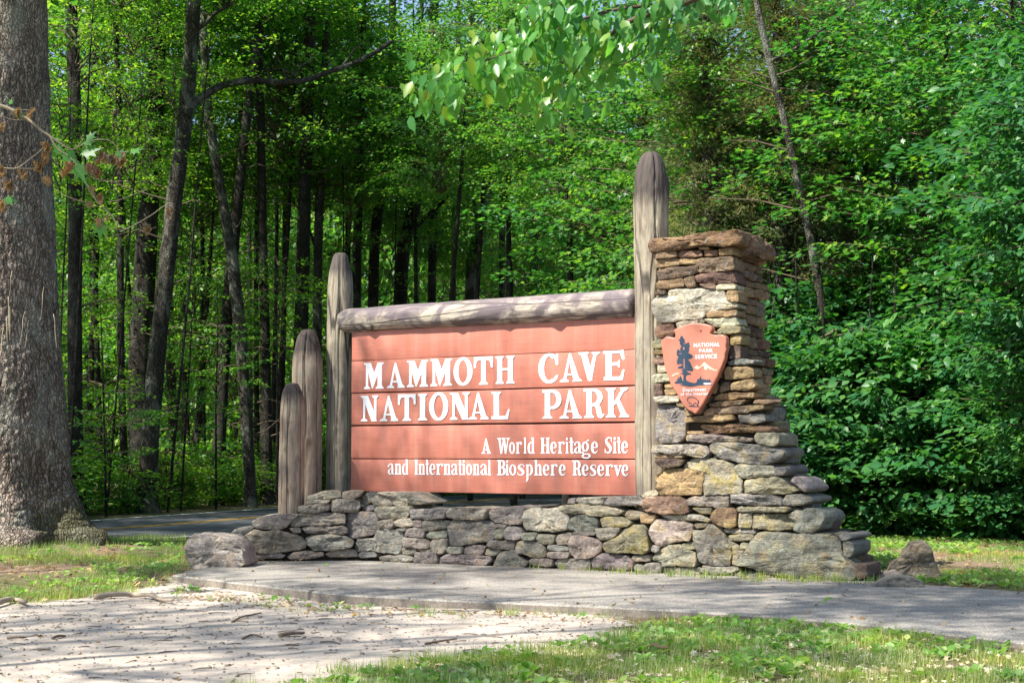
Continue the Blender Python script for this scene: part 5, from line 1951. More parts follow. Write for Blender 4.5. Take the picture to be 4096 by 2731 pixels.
# thin stems that fill the woods
thin = [(232, 43, 13), (288, 39, 17), (470, 45, 11), (640, 47, 12), (790, 50, 14), (815, 46, 16), (1030, 56, 14), (1152, 58, 16), (400, 52, 22), (205, 50, 12), (950, 60, 13), (1290, 62, 12), (1360, 66, 14), (580, 60, 10)]
for i, (x, Y, w_) in enumerate(thin):
    lean = random.uniform(-30, 30)
    Y += .013
    while right_of_far_edge(atY(x * OV, 1500, Y).x, Y) < 3.6:
        Y += 1
    make_tree('slim dark stem among the many standing in the shade behind the road', [(x, 1140 if Y < 45 else 1080, w_), (x + lean * .3, 800, w_), (x + lean * .6, 400, w_ * .9), (x + lean, 0, w_ * .75)], Y,
              group='slim dark stems in the woods', sides=8, rough=0, crowns=[(random.choice(['wood0', 'wood2']), 0, 0, random.uniform(6.5, 8.5) + (Y - 40) * .16, random.uniform(.85, 1.1))], top=12.5 + (Y - 40) * .16)


# ---- fill trees (understorey and far woods) ----------------------------------
def sapling_proto(key, h, r_):
    mb_ = MB()
    tube(mb_, [(0, 0, -.1, r_ * 1.3), (.03, 0, h * .4, r_), (-.04, .05, h * .75, r_ * .7), (0, 0, h, r_ * .25)], 7)
    me_ = mb_.mesh('trunk')
    me_.materials.append(M['bark'])
    PROTO[key] = me_


sapling_proto('stem_a', 9.0, .075)
sapling_proto('stem_b', 6.5, .05)
FILL = [0]


def fill_tree(x, y, key, z_, s, label, group, stem='stem_a', name='tree', cat='tree', sz=1.0):
    root = thing(name, label, cat, (x, y, 0), group)
    if stem:
        o_ = bpy.data.objects.new('trunk' if cat == 'tree' else 'stem', PROTO[stem])  # shared mesh
        COL.objects.link(o_)
        o_.parent = root
        o_.rotation_euler = (random.uniform(-.06, .06), random.uniform(-.06, .06), random.uniform(0, 6))
        k = random.uniform(.8, 1.25) * (.5 if cat in ('sapling', 'shrub') else 1)
        o_.scale = (k, k, (z_ + s * 4.5) / (9.0 if stem == 'stem_a' else 6.5))
    put_crown(key, root, (0, 0, z_), random.uniform(0, 6.28), s, sz)
    return root


rf = random.Random(3)
SAP = 'leafy maple sapling layered among others in the woods beyond the road'
n_f = 0
for gy in np.arange(33, 60, 4.6):
    half = gy * .36 + 3
    for gx in np.arange(-half, half, 4.6 + (gy - 33) * .04):
        x, y = gx + rf.uniform(-1.8, 1.8), gy + rf.uniform(-1.8, 1.8)
        s_ = right_of_far_edge(x, y)
        if s_ < 5.2:
            continue
        ovx = (x / y * FPX + CXP) / OV
        if 820 < ovx < 1170 and y < 56:
            continue
        key = rf.choice(['wood0', 'wood1', 'wood2'])
        open_ = x / y < -.02 and y < 50
        z_ = rf.uniform(3.2, 5.5) if open_ and rf.random() < .6 else rf.uniform(.6, 4.0)
        fill_tree(x, y, key, z_, rf.uniform(.75, 1.15), SAP, 'saplings in the woods beyond the road')
        n_f += 1
# far wall of woods, taller
for i in range(60):
    y = rf.uniform(76, 98)
    x = (i / 59 - .5) * y * .85 + rf.uniform(-2, 2)
    if right_of_far_edge(x, y) < 6 and x < 28:
        continue
    fill_tree(x, y, 'canopy', rf.uniform(.2, 2.0), rf.uniform(1.6, 2.1), 'tall leafy tree in the far wall of woods behind everything', 'far trees closing the woods', sz=1.9)
print('FILL', n_f)
# undergrowth along the far verge
for i in range(62):
    t_ = i / 61
    k = int(10 + t_ * 50)
    c = CL[k]
    off = 2.5 + 1.0 + rf.random() * 3.2
    x, y = c - NR[k] * off
    fill_tree(x, y, rf.choice(['under0', 'under1', 'under0']), rf.uniform(0, .15), rf.uniform(.8, 1.5), 'low leafy undergrowth plant on the far verge of the road', 'undergrowth along the far verge', None, 'undergrowth_plant', 'plant')

ZN = [(1290, 'above the left half of the crossbeam'), (1420, 'above the right half of the crossbeam'), (1530, 'behind the tallest post'), (1680, 'directly behind the pillar'), (1790, 'just right of the pillar cap'),
      (1880, 'behind the slender spotted trunk'), (1980, 'just right of the slender spotted trunk'), (2080, 'in the left middle of the right thicket'), (2180, 'in the middle of the right thicket'), (2290, 'in the right part of the thicket'), (2380, 'near the right edge'), (9999, 'at the very right edge')]


def where(x):
    return next(n_ for a, n_ in ZN if x < a)


USED = {}


def uniq(lab):
    # two crowns that would read alike are told apart by which one stands in front
    USED[lab] = USED.get(lab, 0) + 1
    return lab if USED[lab] == 1 else lab + (', the one farther back', ', the rearmost', ', half hidden', ', tallest of them', ', lowest of them', ', mostly covered')[min(USED[lab] - 2, 5)]


# ---- right-hand greenery (near side of the road) ------------------------------
mp = [  # x px(overview), Y, z0, scale, key
    (1600, 31, 3.0, 1.0, 'maple0'), (1730, 31.5, 1.6, 1.0, 'maple1'), (1850, 31, 4.6, .95, 'maple0'), (2000, 30, 2.2, 1.1, 'maple0'), (2130, 27.5, 4.6, 1.05, 'maple1'),
    (2260, 27, 2.2, 1.1, 'maple0'), (2400, 26, 4.2, 1.1, 'maple0'), (1480, 36, 4.4, 1.15, 'maple0'), (1640, 35, 6.0, 1.1, 'maple1'), (1900, 34, 6.5, 1.2, 'maple0'),
    (2150, 34, 6.0, 1.2, 'maple0'), (2400, 33, 6.4, 1.2, 'maple1'), (1420, 41, 5.0, 1.05, 'maple0'), (1350, 46, 6.0, 1.1, 'maple1'), (1480, 44, 1.0, 1.1, 'maple0'), (1340, 52, .8, 1.2, 'maple1'),
    (1800, 37, 1.0, 1.2, 'maple0'), (2050, 37, 1.0, 1.2, 'maple1'), (2330, 36, 1.0, 1.2, 'maple0'), (2500, 30, 1.0, 1.2, 'maple1'), (1650, 42, 3.0, 1.3, 'wood2'), (1950, 44, 5, 1.3, 'wood2'), (2250, 44, 4, 1.3, 'wood2')]
for i, (x, Y, z_, s, key) in enumerate(mp):
    p = atY(x * OV, 1500, Y)
    fill_tree(p.x, Y, key, z_, s, uniq(('high' if z_ > 4 else 'low') + ' bright leafed maple ' + where(x)), 'maples in the right hand thicket', name='maple_tree')
# overhanging maple boughs in the upper middle
for (x, Y, z_, s) in ((1180, 40, 8.6, .8), (1010, 40, 8.0, .8), (1300, 37, 7.0, .8), (1080, 44, 9.5, 1.1), (1200, 46, 9.8, 1.2), (960, 47, 10.5, 1.1), (1130, 60, 5.2, .8)):
    p = atY(x * OV, 1500, Y)
    fill_tree(p.x, Y, 'maple1', z_, s, uniq('sunlit high maple crown ' + where(x)), 'maple crowns above the crossbeam', name='maple_tree')
# shrubs: wall of broad dark leaves down to the grass
for i, (x, Y, s) in enumerate([(1770, 25.9, .85), (1830, 27.2, 1.0), (1900, 26.4, .95), (1985, 26.1, 1.0), (2060, 25.6, .9), (2140, 25.9, 1.1), (2220, 25.2, 1.0), (2300, 25.0, 1.1), (2390, 24.8, 1.0), (2460, 25.2, 1.1),
                               (1760, 28.5, 1.15), (1870, 29, 1.3), (2000, 28.5, 1.35), (2120, 28.3, 1.35), (2240, 27.8, 1.4), (2360, 27.2, 1.4), (2440, 27, 1.4)]):
    p = atY(x * OV, 1500, Y)
    fill_tree(p.x, Y, 'bush0' if i % 2 else 'bush1', .05 if Y < 27 else .3, s * 1.1, uniq(('small' if s < 1 else 'large' if s > 1.2 else 'rounded') + ' dark broad leaved shrub ' + where(x)), 'dark shrubs at the thicket edge', 'stem_b', 'shrub', 'shrub')
for i, (x, Y, z_, s) in enumerate([(2425, 21.5, 2.3, .9), (2440, 20.5, 3.6, .9), (2450, 22.0, 1.2, .9), (2420, 22.5, 4.6, .95)]):
    p = atY(x * OV, 1500, Y)
    fill_tree(p.x, Y, 'bush0', z_, s, ('middle', 'upper', 'lowest', 'topmost')[i] + ' blue green leafy young tree leaning in at the right edge', 'near leafy boughs at the right edge', 'stem_b', 'young_tree', 'tree')
# cedars seen between tallest post and slender trunk
for lab, x, Y, z_, s in (('grey green cedar with dead brown twigs, right above the stone pillar', 1625, 29.6, 2.6, .72), ('tall dusky cedar behind the slender lichen spotted trunk', 1790, 28.8, 4.6, .6), ('dark stemmed cedar in the middle of the right thicket', 1935, 30, 3.6, .7)):
    p = atY(x * OV, 1500, Y)
    root = thing('cedar_tree', lab, 'tree', (p.x, Y, 0))
    mb_ = MB()
    tube(mb_, [(0, 0, -.1, .3), (0, 0, 2, .2), (.1, 0, 6, .15), (0, 0, 11, .05)], 10, .1)
    for k in range(70):
        zz = random.uniform(1.8, 10)
        a = random.uniform(0, 6.28)
        Lr = random.uniform(.8, 2.2) * (1 - zz / 14)
        tube(mb_, [(0, 0, zz, .03), (math.cos(a) * Lr * .5, math.sin(a) * Lr * .5, zz + .15, .02), (math.cos(a) * Lr, math.sin(a) * Lr, zz + random.uniform(-.3, .3), .006)], 4)
    link('trunk', mb_.mesh('trunk'), M['bark_grey'], root)
    put_crown('cedar', root, (0, 0, z_), random.uniform(0, 6), s)

# tall crowns that close the top of the woods
rk = random.Random(12)
for i in range(22):
    y = rk.uniform(42, 58)
    x = rk.uniform(-.42, .22) * y
    if right_of_far_edge(x, y) < 5:
        continue
    fill_tree(x, y, 'canopy', 1.3 + .20 * y + rk.uniform(-1.5, 3.5), rk.uniform(.9, 1.25), 'tall tree whose crown closes the top of the woods beyond the road', 'tall crowns at the top of the woods')
# crowns over the road verge, above the frame: they keep the left woods in shade
for i, (x, y, z_) in enumerate([(-16, 29, 12), (-16, 20.5, 11), (-19, 24, 11)]):
    fill_tree(x, y, 'canopy', z_, 1.05, 'tall tree whose high crown shades the woods left of the posts', 'high crowns over the left verge')

# sparse leafy sprays that hang in front of the left trunks
rq = random.Random(31)
for i, (x, Y, z_, s) in enumerate([(130, 30.5, 6.5, .55), (250, 31, 7.0, .6), (500, 33, 2.6, .5), (420, 32, 1.6, .5), (640, 34, 4.4, .55), (250, 33, 1.2, .5), (800, 36, 7.4, .7), (900, 38, 6.4, .7), (160, 32, 8.6, .6), (390, 30.5, 8.8, .55)]):
    while right_of_far_edge(atY(x * OV, 1500, Y).x, Y) < 3.4:
        Y += .5
    p = atY(x * OV, 1500, Y)
    fill_tree(p.x, Y, ('wisp0', 'wisp1')[i % 2], z_, s * 1.5, uniq(('high' if z_ > 5 else 'low') + ' thin leaved sapling ' + ('beside the big trunk' if x < 240 else 'left of the leaning trunk' if x < 380 else 'between leaning and pale trunks' if x < 540 else 'left of the log posts' if x < 660 else 'above the log posts' if x < 780 else 'above the left end of the crossbeam')),
              'thin saplings before the dark trunks', 'stem_b', 'sapling', 'sapling')

# ---- shade trees outside the frame (their shadows dapple sign, walk and grass) --
def shade_tree(x, y, zc, s, lab, rad=.07, dx=0, dy=0, key='shade'):
    x, y, zc = x - 3.3, y - 2.3, zc + 5.0
    root = thing('tree', lab, 'tree', (x, y, 0))
    mb_ = MB()
    wx, wy = random.uniform(-.5, .5), random.uniform(-.5, .5)
    tube(mb_, smooth_path([(0, 0, -.2, rad * 1.5), (0, 0, .6, rad), (dx * .1 + wx, dy * .1 + wy, zc * .35, rad * .9), (dx * .25 - wx * .6, dy * .3 - wy, zc * .65, rad * .8), (dx * .7, dy * .7, zc * 1.0, rad * .6), (dx, dy, zc + 4, rad * .2)], 26), 14, .1)
    for k in range(7):
        zz = random.uniform(zc * .45, zc)
        a = random.uniform(0, 6.28)
        f = zz / zc * .6
        tube(mb_, [(dx * f, dy * f, zz, rad * .5), (dx * f + math.cos(a) * 1.0, dy * f + math.sin(a) * 1.0, zz + .9, rad * .3), (dx * f + math.cos(a) * 2.0, dy * f + math.sin(a) * 2.2, zz + 1.6, .01)], 6)
    link('trunk', mb_.mesh('trunk'), M['bark'], root)
    put_crown(key, root, (dx, dy, zc), random.uniform(0, 6), s)
    return root
# ------------------------------------------------------------------ the big near trunk
BT = gnd(60, 2165)
bY = 21.5
root = thing('big_tree', 'massive near tree trunk with flaky bark and mossy flared foot at the left edge', 'tree', (0, 0, 0))
prof_px = [(1245, -200, 232), (1225, -195, 226), (1205, -190, 200), (1160, -180, 180), (1100, -172, 163), (1000, -165, 150), (900, -158, 138), (800, -150, 130), (650, -142, 124), (500, -135, 118), (300, -128, 110), (100, -122, 106), (0, -120, 104), (-400, -115, 95), (-900, -90, 70)]
ctr = []
for y, xl, xr in prof_px:
    a, b = atY(xl * OV, y * OV, bY), atY(xr * OV, y * OV, bY)
    ctr.append(((a.x + b.x) / 2, bY, a.z, (b.x - a.x) / 2))
ctr[0] = (ctr[0][0], bY, -.15, ctr[0][3] * 1.02)
pth = smooth_path(ctr, 330)
sides = 230
V, Q, MS = [], [], []
for i, (x, y, z_, r_) in enumerate(pth):
    fl = max(0, 1 - (z_ + .1) / 2.2)
    for j in range(sides):
        a = 2 * math.pi * j / sides
        ca, sa = math.cos(a), math.sin(a)
        but = fl ** 2 * .16 * (math.cos(a * 5 + .6) + .6 * math.cos(a * 8 + 2))
        p3 = Vector((ca * r_, sa * r_, z_ * .6))
        rr = r_ * (1 + but + .035 * noise.noise(p3 * 1.1) + .015 * noise.noise(p3 * 5))
        if i < 250:
            wv_ = noise.noise_vector(p3 * 5) * .05
            vd = noise.voronoi(Vector(((ca * r_ + wv_.x) * 13, (sa * r_ + wv_.y) * 13, (z_ + wv_.z) * 7)))[0]
            e_ = vd[1] - vd[0]
            rr += .022 * min(1, e_ * 3.0) + .010 * noise.noise(Vector((ca * r_ * 26, sa * r_ * 26, z_ * 14)))
        V.append((x + ca * rr, y + sa * rr, z_))
        MS.append(max(0, min(1, 1.1 - z_ * .75)) * (.15 + .85 * max(0, ca * 1.1 - .1)))
for i in range(len(pth) - 1):
    for j in range(sides):
        k = (j + 1) % sides
        Q.append((i * sides + j, i * sides + k, (i + 1) * sides + k, (i + 1) * sides + j))
bm_ = mesh_np('trunk', V, None, Q)
at = bm_.attributes.new('moss', 'FLOAT', 'POINT')
at.data.foreach_set('value', np.array(MS, dtype=np.float32))
link('trunk', bm_, M['bark_big'], root)
# thin bare twigs clinging to the trunk
rv = random.Random(77)
for k in range(9):
    x0, y0 = rv.uniform(5, 125), rv.uniform(610, 760)
    dx = rv.uniform(-6, 6)
    pts = [(x0, y0), (x0 + dx, y0 + 18), (x0 + dx * 1.2, y0 + 40), (x0 + dx * 2.4, y0 + rv.uniform(55, 80))]
    mbv = MB()
    tube(mbv, smooth_path([(*atY(x * OV, y * OV, bY - 1.42 - .1 * i), .0055 - .001 * i) for i, (x, y) in enumerate(pts)], 10), 4)
    link('twig', mbv.mesh('twig'), M['pale_twig'], root)
put_crown('canopy', root, (-7.6, 22.2, 8.5), 1.0, 1.1)

shade_tree(-9.2, 9.6, 9.0, .72, 'leafy shade tree left of the camera, outside the picture')
shade_tree(-8.6, 12.2, 11.5, .6, 'leafy shade tree left of the walk, outside the picture')
shade_tree(-11.0, 13.8, 10.5, .9, 'second leafy shade tree further left, outside the picture')
shade_tree(-7.2, 5.2, 9.5, .75, 'leafy shade tree whose crown spreads over the bare dirt')
shade_tree(-10.8, 6.4, 10.5, .6, 'leafy shade tree behind the others left of the camera')
shade_tree(-6.2, 11.0, 10.0, .8, 'leafy shade tree whose long crown leans over the walk', dx=2.2, dy=-.6)
shade_tree(-6.4, 8.4, 9.5, .8, 'second leaning shade tree whose crown reaches over the walk', dx=3.4, dy=.4, key='canopy')

# ------------------------------------------------------------------ overhanging dogwood branch (top centre)
BY = 7.2


def P7(x, y, dy=0.0):      # crop of (1600,0) scale 1.68
    return atY(1600 + x / 1.68, y / 1.68 - 55, BY + dy)


br = thing('overhanging_branch', 'near leafy dogwood branch drooping into the picture at top centre', 'branch', tuple(P7(2300, -60)))
bo = Vector(br.location)
stems = [
    [(2900, -260, .030), (2300, -60, .022), (1900, 120, .017), (1560, 230, .013), (1400, 330, .009), (1250, 420, .006)],
    [(1900, 120, .012), (1500, 150, .009), (1150, 250, .007), (850, 400, .006), (520, 520, .005), (240, 640, .003), (160, 760, .002)],
    [(1560, 230, .009), (1300, 400, .006), (1180, 580, .004), (1050, 700, .003), (1010, 800, .002)],
    [(2300, -60, .012), (1900, -40, .009), (1400, -30, .007), (1100, 60, .005), (980, 160, .004), (900, 260, .003)],
    [(1700, 180, .006), (1660, 400, .004), (1500, 525, .003), (1360, 520, .002)],
    [(1850, 130, .005), (1800, 300, .003), (1720, 480, .002)],
    [(850, 400, .005), (700, 560, .003), (640, 660, .002)],
    [(2300, -60, .010), (2150, 60, .006), (2100, 150, .003)],
    [(2250, 30, .008), (2250, 80, .004), (2320, 60, .003)],
    [(1200, -60, .004), (700, -40, .003), (560, 10, .002)]]
sp = []
for k, st in enumerate(stems):
    mbs = MB()
    dd = random.uniform(-.25, .25)
    pts = [(*(P7(x, y, dd * i / len(st)) - bo), r_) for i, (x, y, r_) in enumerate(st)]
    sm = smooth_path(pts, 30)
    tube(mbs, sm, 6, .08, 20)
    link('stem', mbs.mesh('stem'), M['twig'], br)
    sp.append(sm)


def big_leaf(seed, L_, W_, curl, fold):
    """ovate leaf with midrib, folded and curled; hangs along -Y? axis +Y"""
    rs_ = random.Random(seed)
    n_ = 9
    V, Q_ = [], []
    for i in range(n_ + 1):
        t_ = i / n_
        wd = W_ * .5 * (math.sin(math.pi * t_ ** .8) ** .85) * (1 - .15 * t_) + .0006
        for k, s in enumerate((-1, -.55, 0, .55, 1)):
            x = wd * s
            zf = fold * abs(s) * wd * 1.1 + .0035 * math.sin(t_ * 16 + abs(s) * 2) * abs(s)
            zc = -curl * L_ * t_ ** 2
            V.append((x + rs_.uniform(-.001, .001), L_ * t_ * (1 - .15 * curl * t_), zf + zc))
    for i in range(n_):
        for k in range(4):
            a = i * 5 + k
            Q_.append((a, a + 1, a + 6, a + 5))
    me_ = mesh_np('leaf', V, None, Q_)
    me_.materials.append(M['leaf_branch'])
    return me_


LM = [big_leaf(i, .095 + .012 * (i % 3), .05 + .007 * (i % 2), (.15, .35, .6, .25, .5, .1)[i], (.25, .5, .15, .7, .35, .5)[i]) for i in range(6)]


def hang_leaf(p, parent, meshes, s, rs_, spread=.6, mat=None, name='leaf'):
    o_ = bpy.data.objects.new(name, rs_.choice(meshes))
    COL.objects.link(o_)
    o_.parent = parent
    d = Vector((rs_.uniform(-spread, spread) - .15, rs_.uniform(-spread, spread), -1)).normalized()
    n_ = Vector((rs_.uniform(-.9, .6), -1, rs_.uniform(-.1, .9)))
    sd = d.cross(n_).normalized()
    n_ = sd.cross(d)
    m_ = Matrix.Identity(4)
    for i in range(3):
        m_[i][0], m_[i][1], m_[i][2] = sd[i], d[i], n_[i]
    m_ = m_ @ Matrix.Scale(s, 4)
    m_.translation = p
    o_.matrix_basis = m_
    return o_


rl = random.Random(21)
count = 0
plan = [(0, 46), (1, 74), (2, 34), (3, 44), (4, 14), (5, 12), (6, 20), (7, 12), (8, 10), (9, 9)]
for k, n_ in plan:
    sm = sp[k]
    for i in range(n_):
        t_ = rl.uniform(.22 if k else .35, 1.0)
        q_ = sm[min(int(t_ * 29), 29)]
        off = Vector((rl.gauss(0, .07), rl.gauss(0, .10), rl.gauss(.01, .055)))
        hang_leaf(Vector(q_[:3]) + off, br, LM, rl.uniform(.5, .95), rl)
        count += 1
# the rest of the foliage of this branch, joined
vv_, qq_, base_ = [], [], 0
tv = []
for i in range(420):
    k = rl.choice([0, 0, 1, 1, 1, 2, 3, 3, 6])
    q_ = sp[k][int(rl.uniform(.3, 1.0) * 29)]
    tv.append((Vector(q_[:3]) + Vector((rl.gauss(0, .07), rl.gauss(0, .10), rl.gauss(.01, .06)))))
pos_ = np.array([tuple(p) for p in tv])
fw = np.column_stack([RNG.normal(-.15, .4, len(tv)), RNG.normal(0, .35, len(tv)), -np.ones(len(tv))])
nr_ = np.column_stack([RNG.normal(-.1, .5, len(tv)), -np.ones(len(tv)), RNG.uniform(0, .9, len(tv))])
v_, t_ = scatter('oval', pos_, fw, nr_, .08 * (.6 + .6 * rnd(len(tv))))
tag(link('leaves', mesh_np('leaves', v_, t_, None, True), M['leaf_branch'], br), kind='stuff')
for x, y in ((1710, 500), (1735, 515)):
    hang_leaf(P7(x, y) - bo, br, LM, 1.15, rl, .2)

# ------------------------------------------------------------------ withered sycamore twig at left
TY = 13.5


def PT(x, y, dy=0.0):      # crop (0,380) scale 2.613
    return atY(x / 2.613, 380 + y / 2.613, TY + dy)


tw = thing('withered_branch', 'thin pale branch with shrivelled red brown leaves hanging before the big trunk', 'branch', tuple(PT(0, 110)))
to = Vector(tw.location)
tst = [
    [(-700, -160, .022), (-300, 30, .02), (0, 110, .018), (130, 160, .016), (290, 255, .014), (420, 360, .012), (520, 430, .010), (640, 510, .007), (760, 570, .005), (840, 500, .004), (850, 440, .003)],
    [(520, 430, .009), (600, 560, .008), (740, 660, .008), (850, 800, .008), (930, 980, .007), (1030, 1130, .007), (1150, 1240, .006), (1220, 1340, .006), (1280, 1385, .006), (1330, 1395, .005), (1560, 1270, .005), (1700, 1170, .004), (1790, 1125, .003), (1800, 1180, .002)],
    [(-200, 860, .006), (0, 770, .006), (170, 765, .006), (300, 680, .006), (430, 575, .005), (500, 480, .005)],
    [(170, 765, .004), (270, 770, .003), (400, 765, .003)],
    [(760, 570, .004), (960, 480, .004), (1120, 470, .003), (1210, 530, .003), (1250, 600, .003), (1340, 590, .003)],
    [(580, 700, .003), (700, 740, .003), (850, 780, .003), (940, 850, .003), (1100, 900, .003), (1340, 900, .002)],
    [(560, 980, .003), (700, 1060, .003), (850, 1110, .003), (960, 1120, .002)],
    [(1000, 1250, .002), (1100, 1250, .003), (1200, 1255, .003)],
    [(290, 255, .003), (150, 260, .003), (0, 215, .003)],
    [(130, 160, .003), (260, 155, .002), (380, 160, .002)],
    [(1080, 1380, .002), (1200, 1395, .002), (1300, 1420, .002)],
    [(1470, 1330, .002), (1520, 1350, .002), (1580, 1355, .002)],
    [(150, 770, .003), (240, 640, .002), (255, 580, .002)],
    [(1120, 1120, .002), (1250, 1095, .003), (1400, 1040, .003), (1540, 985, .002)]]
for st in tst:
    mbs = MB()
    pts = [(*(PT(x, y) - to), r_ * .9) for x, y, r_ in st]
    tube(mbs, smooth_path(pts, 8 * len(pts)), 5, .12, 25)
    link('stem', mbs.mesh('stem'), M['pale_twig'], tw)


def dead_leaf_mesh(seed, L_=.12, mat='dead_red', crumple=.5):
    rs_ = random.Random(seed)
    n_ = 7
    V, Q_ = [], []
    for i in range(n_ + 1):
        t_ = i / n_
        wd = L_ * .25 * (math.sin(math.pi * min(1, t_ ** .85 * .98)) ** .7 + .10) * rs_.uniform(.55, 1.45)
        for s in (-1, -.5, 0, .5, 1):
            ph = s * 1.9 * crumple * 1.6
            V.append((wd * math.sin(ph) / 1.2 + rs_.uniform(-.004, .004), L_ * t_, wd * (1 - math.cos(ph)) * .9 + L_ * .25 * math.sin(t_ * 4 + seed) + rs_.uniform(-.006, .006)))
    for i in range(n_):
        for k in range(4):
            a = i * 5 + k
            Q_.append((a, a + 1, a + 6, a + 5))
    me_ = mesh_np('dead_leaf', V, None, Q_)
    me_.materials.append(M[mat])
    return me_


DM = [dead_leaf_mesh(i) for i in range(5)]
rd_ = random.Random(4)
clusters = [(235, 160, 3), (345, 160, 5), (15, 280, 4), (30, 760, 6), (100, 900, 8), (20, 1110, 4), (255, 790, 4), (410, 700, 7), (500, 500, 8), (500, 620, 7), (500, 840, 3), (740, 720, 5), (960, 720, 8), (1040, 640, 3), (1090, 590, 4),
            (1010, 770, 5), (1190, 640, 5), (1240, 640, 5), (1320, 600, 2), (980, 960, 3), (1050, 1050, 3), (950, 1120, 2), (1070, 1290, 2), (1150, 1280, 1), (1790, 1190, 3), (1520, 1360, 2), (1570, 1360, 4), (690, 770, 2)]
for x, y, n_ in clusters:
    for i in range(n_):
        p = PT(x + rd_.uniform(-22, 22), y + rd_.uniform(-25, 15)) - to
        hang_leaf(p + Vector((0, rd_.uniform(-.05, .05), 0)), tw, DM, rd_.uniform(.5, .85), rd_, .3, name='withered_leaf')
# a few live sycamore leaves
SV, ST = leaf_tpl('maple')
sm_ = mesh_np('leaf', SV, ST, None, False)
sm_.materials.append(M['leaf_branch'])
for x, y, s, ax in ((620, 510, .20, (-.3, 0, -1)), (640, 620, .26, (1, 0, -.4)), (840, 620, .30, (1, -.1, .3)), (790, 700, .34, (.5, -.2, -1)), (900, 480, .18, (.6, 0, .6)), (860, 510, .18, (1, 0, .2)), (30, 1090, .2, (1, 0, -.1)), (1050, 1290, .3, (0, 0, -1)),
                    (1200, 640, .2, (1, 0, .4)), (1350, 600, .2, (1, 0, .3)), (205, 240, .1, (1, 0, 1)), (100, 105, .1, (.3, 0, 1)), (720, 560, .18, (.4, 0, -1))):
    o_ = bpy.data.objects.new('leaf', sm_)
    COL.objects.link(o_)
    o_.parent = tw
    d = Vector(ax).normalized()
    n_ = Vector((rd_.uniform(-.5, .5), -1, rd_.uniform(.1, 1.0)))
    sd = d.cross(n_).normalized()
    n_ = sd.cross(d)
    m_ = Matrix.Identity(4)
    for i in range(3):
        m_[i][0], m_[i][1], m_[i][2] = sd[i], d[i], n_[i]
    m_ = m_ @ Matrix.Scale(s * .72, 4)
    m_.translation = PT(x, y) - to
    o_.matrix_basis = m_

# ------------------------------------------------------------------ grass, weeds, litter
def in_poly(n_, pts_px, edge=0.0):
    pl = poly_px(pts_px) if not isinstance(pts_px, np.ndarray) else pts_px
    mn, mx = pl.min(0), pl.max(0)
    P = mn + rnd(n_ * 3, 2) * (mx - mn)
    s = sdf(P, pl)
    P = P[s > edge]
    return P[:n_], s[s > edge][:n_]


def z_at(P):
    return gz(P)


def noise2(P, f, seed=0):
    return np.array([noise.noise(Vector((x * f, y * f, seed))) for x, y in P])


def grass_patch(name, poly_, tufts, per, h, dens_f=.9, thr=-.1, mat='grass', spread=.05, keep_pad=True):
    P, s = in_poly(tufts, poly_)
    k = noise2(P, dens_f, 3.3) + .35 * noise2(P, dens_f * 4, 9.1)
    keep = (k > thr)
    ps = sdf(P, PAD)
    if keep_pad:
        keep &= ps < -.01
    P, s, k = P[keep], s[keep], k[keep]
    n_ = len(P) * per
    ci = np.repeat(np.arange(len(P)), per)
    Q_ = P[ci] + RNG.normal(0, spread, (n_, 2))
    z_ = z_at(Q_)
    pos = np.column_stack([Q_, z_ - .005])
    th = (.5 + .7 * rnd(len(P)) + .5 * np.clip(k, 0, .6))[ci]
    hh = h * th * (.45 + .8 * rnd(n_))
    a = rnd(n_) * 6.283
    lean = .3 + 1.3 * rnd(n_) ** 1.5
    f = np.stack([np.cos(a) * lean, np.sin(a) * lean, np.ones(n_)], 1)
    nr = np.stack([-np.cos(a), -np.sin(a), lean], 1)
    v, t_ = scatter('blade', pos, f, nr, hh, np.full(n_, .062) * (.7 + .7 * rnd(n_)) * (h / .09) ** .5)
    me_ = mesh_np(name, v, t_, None, False)
    o_ = link(name, me_, M[mat])
    return o_


FG = [(720, 2800), (1050, 2715), (1400, 2670), (1700, 2620), (2050, 2565), (2400, 2530), (2600, 2480), (2700, 2452), (3100, 2478), (3500, 2512), (4096, 2585), (4500, 2650), (4500, 2900), (720, 2900)]
o = grass_patch('grass', FG, 6200, 9, .085, 2.3, -.10, spread=.055)
tag(o, 'sunlit patchy grass growing in the right foreground', 'grass', kind='stuff')
o = grass_patch('grass', [(850, 2800), (880, 2700), (1200, 2655), (1500, 2620), (1900, 2570), (2000, 2600), (1500, 2700), (1400, 2800)], 420, 9, .085, 2.6, .05, spread=.04)
tag(o, 'thin straggling grass at the left end of the foreground grass', 'grass', kind='stuff')
o = grass_patch('grass', [(-900, 2215), (0, 2190), (350, 2185), (560, 2150), (740, 2150), (760, 2240), (700, 2300), (500, 2345), (150, 2385), (-900, 2420)], 7000, 8, .085, .8, -.12, spread=.05)
tag(o, 'bright grass between the big tree foot and the low wall', 'grass', kind='stuff')
o = grass_patch('grass', [(3420, 2130), (3700, 2125), (4500, 2180), (4500, 2420), (4096, 2362), (3560, 2332), (3440, 2322)], 6500, 7, .07, .9, -.08, spread=.05)
tag(o, 'shaded grass and litter right of the stone pillar', 'grass', kind='stuff')
o = grass_patch('grass', [(-1200, 2110), (0, 2105), (420, 2165), (640, 2180), (1050, 2155), (1050, 2240), (-1200, 2250)], 3500, 7, .10, .8, -.2, spread=.05)
tag(o, 'grass along the near verge of the road', 'grass', kind='stuff')
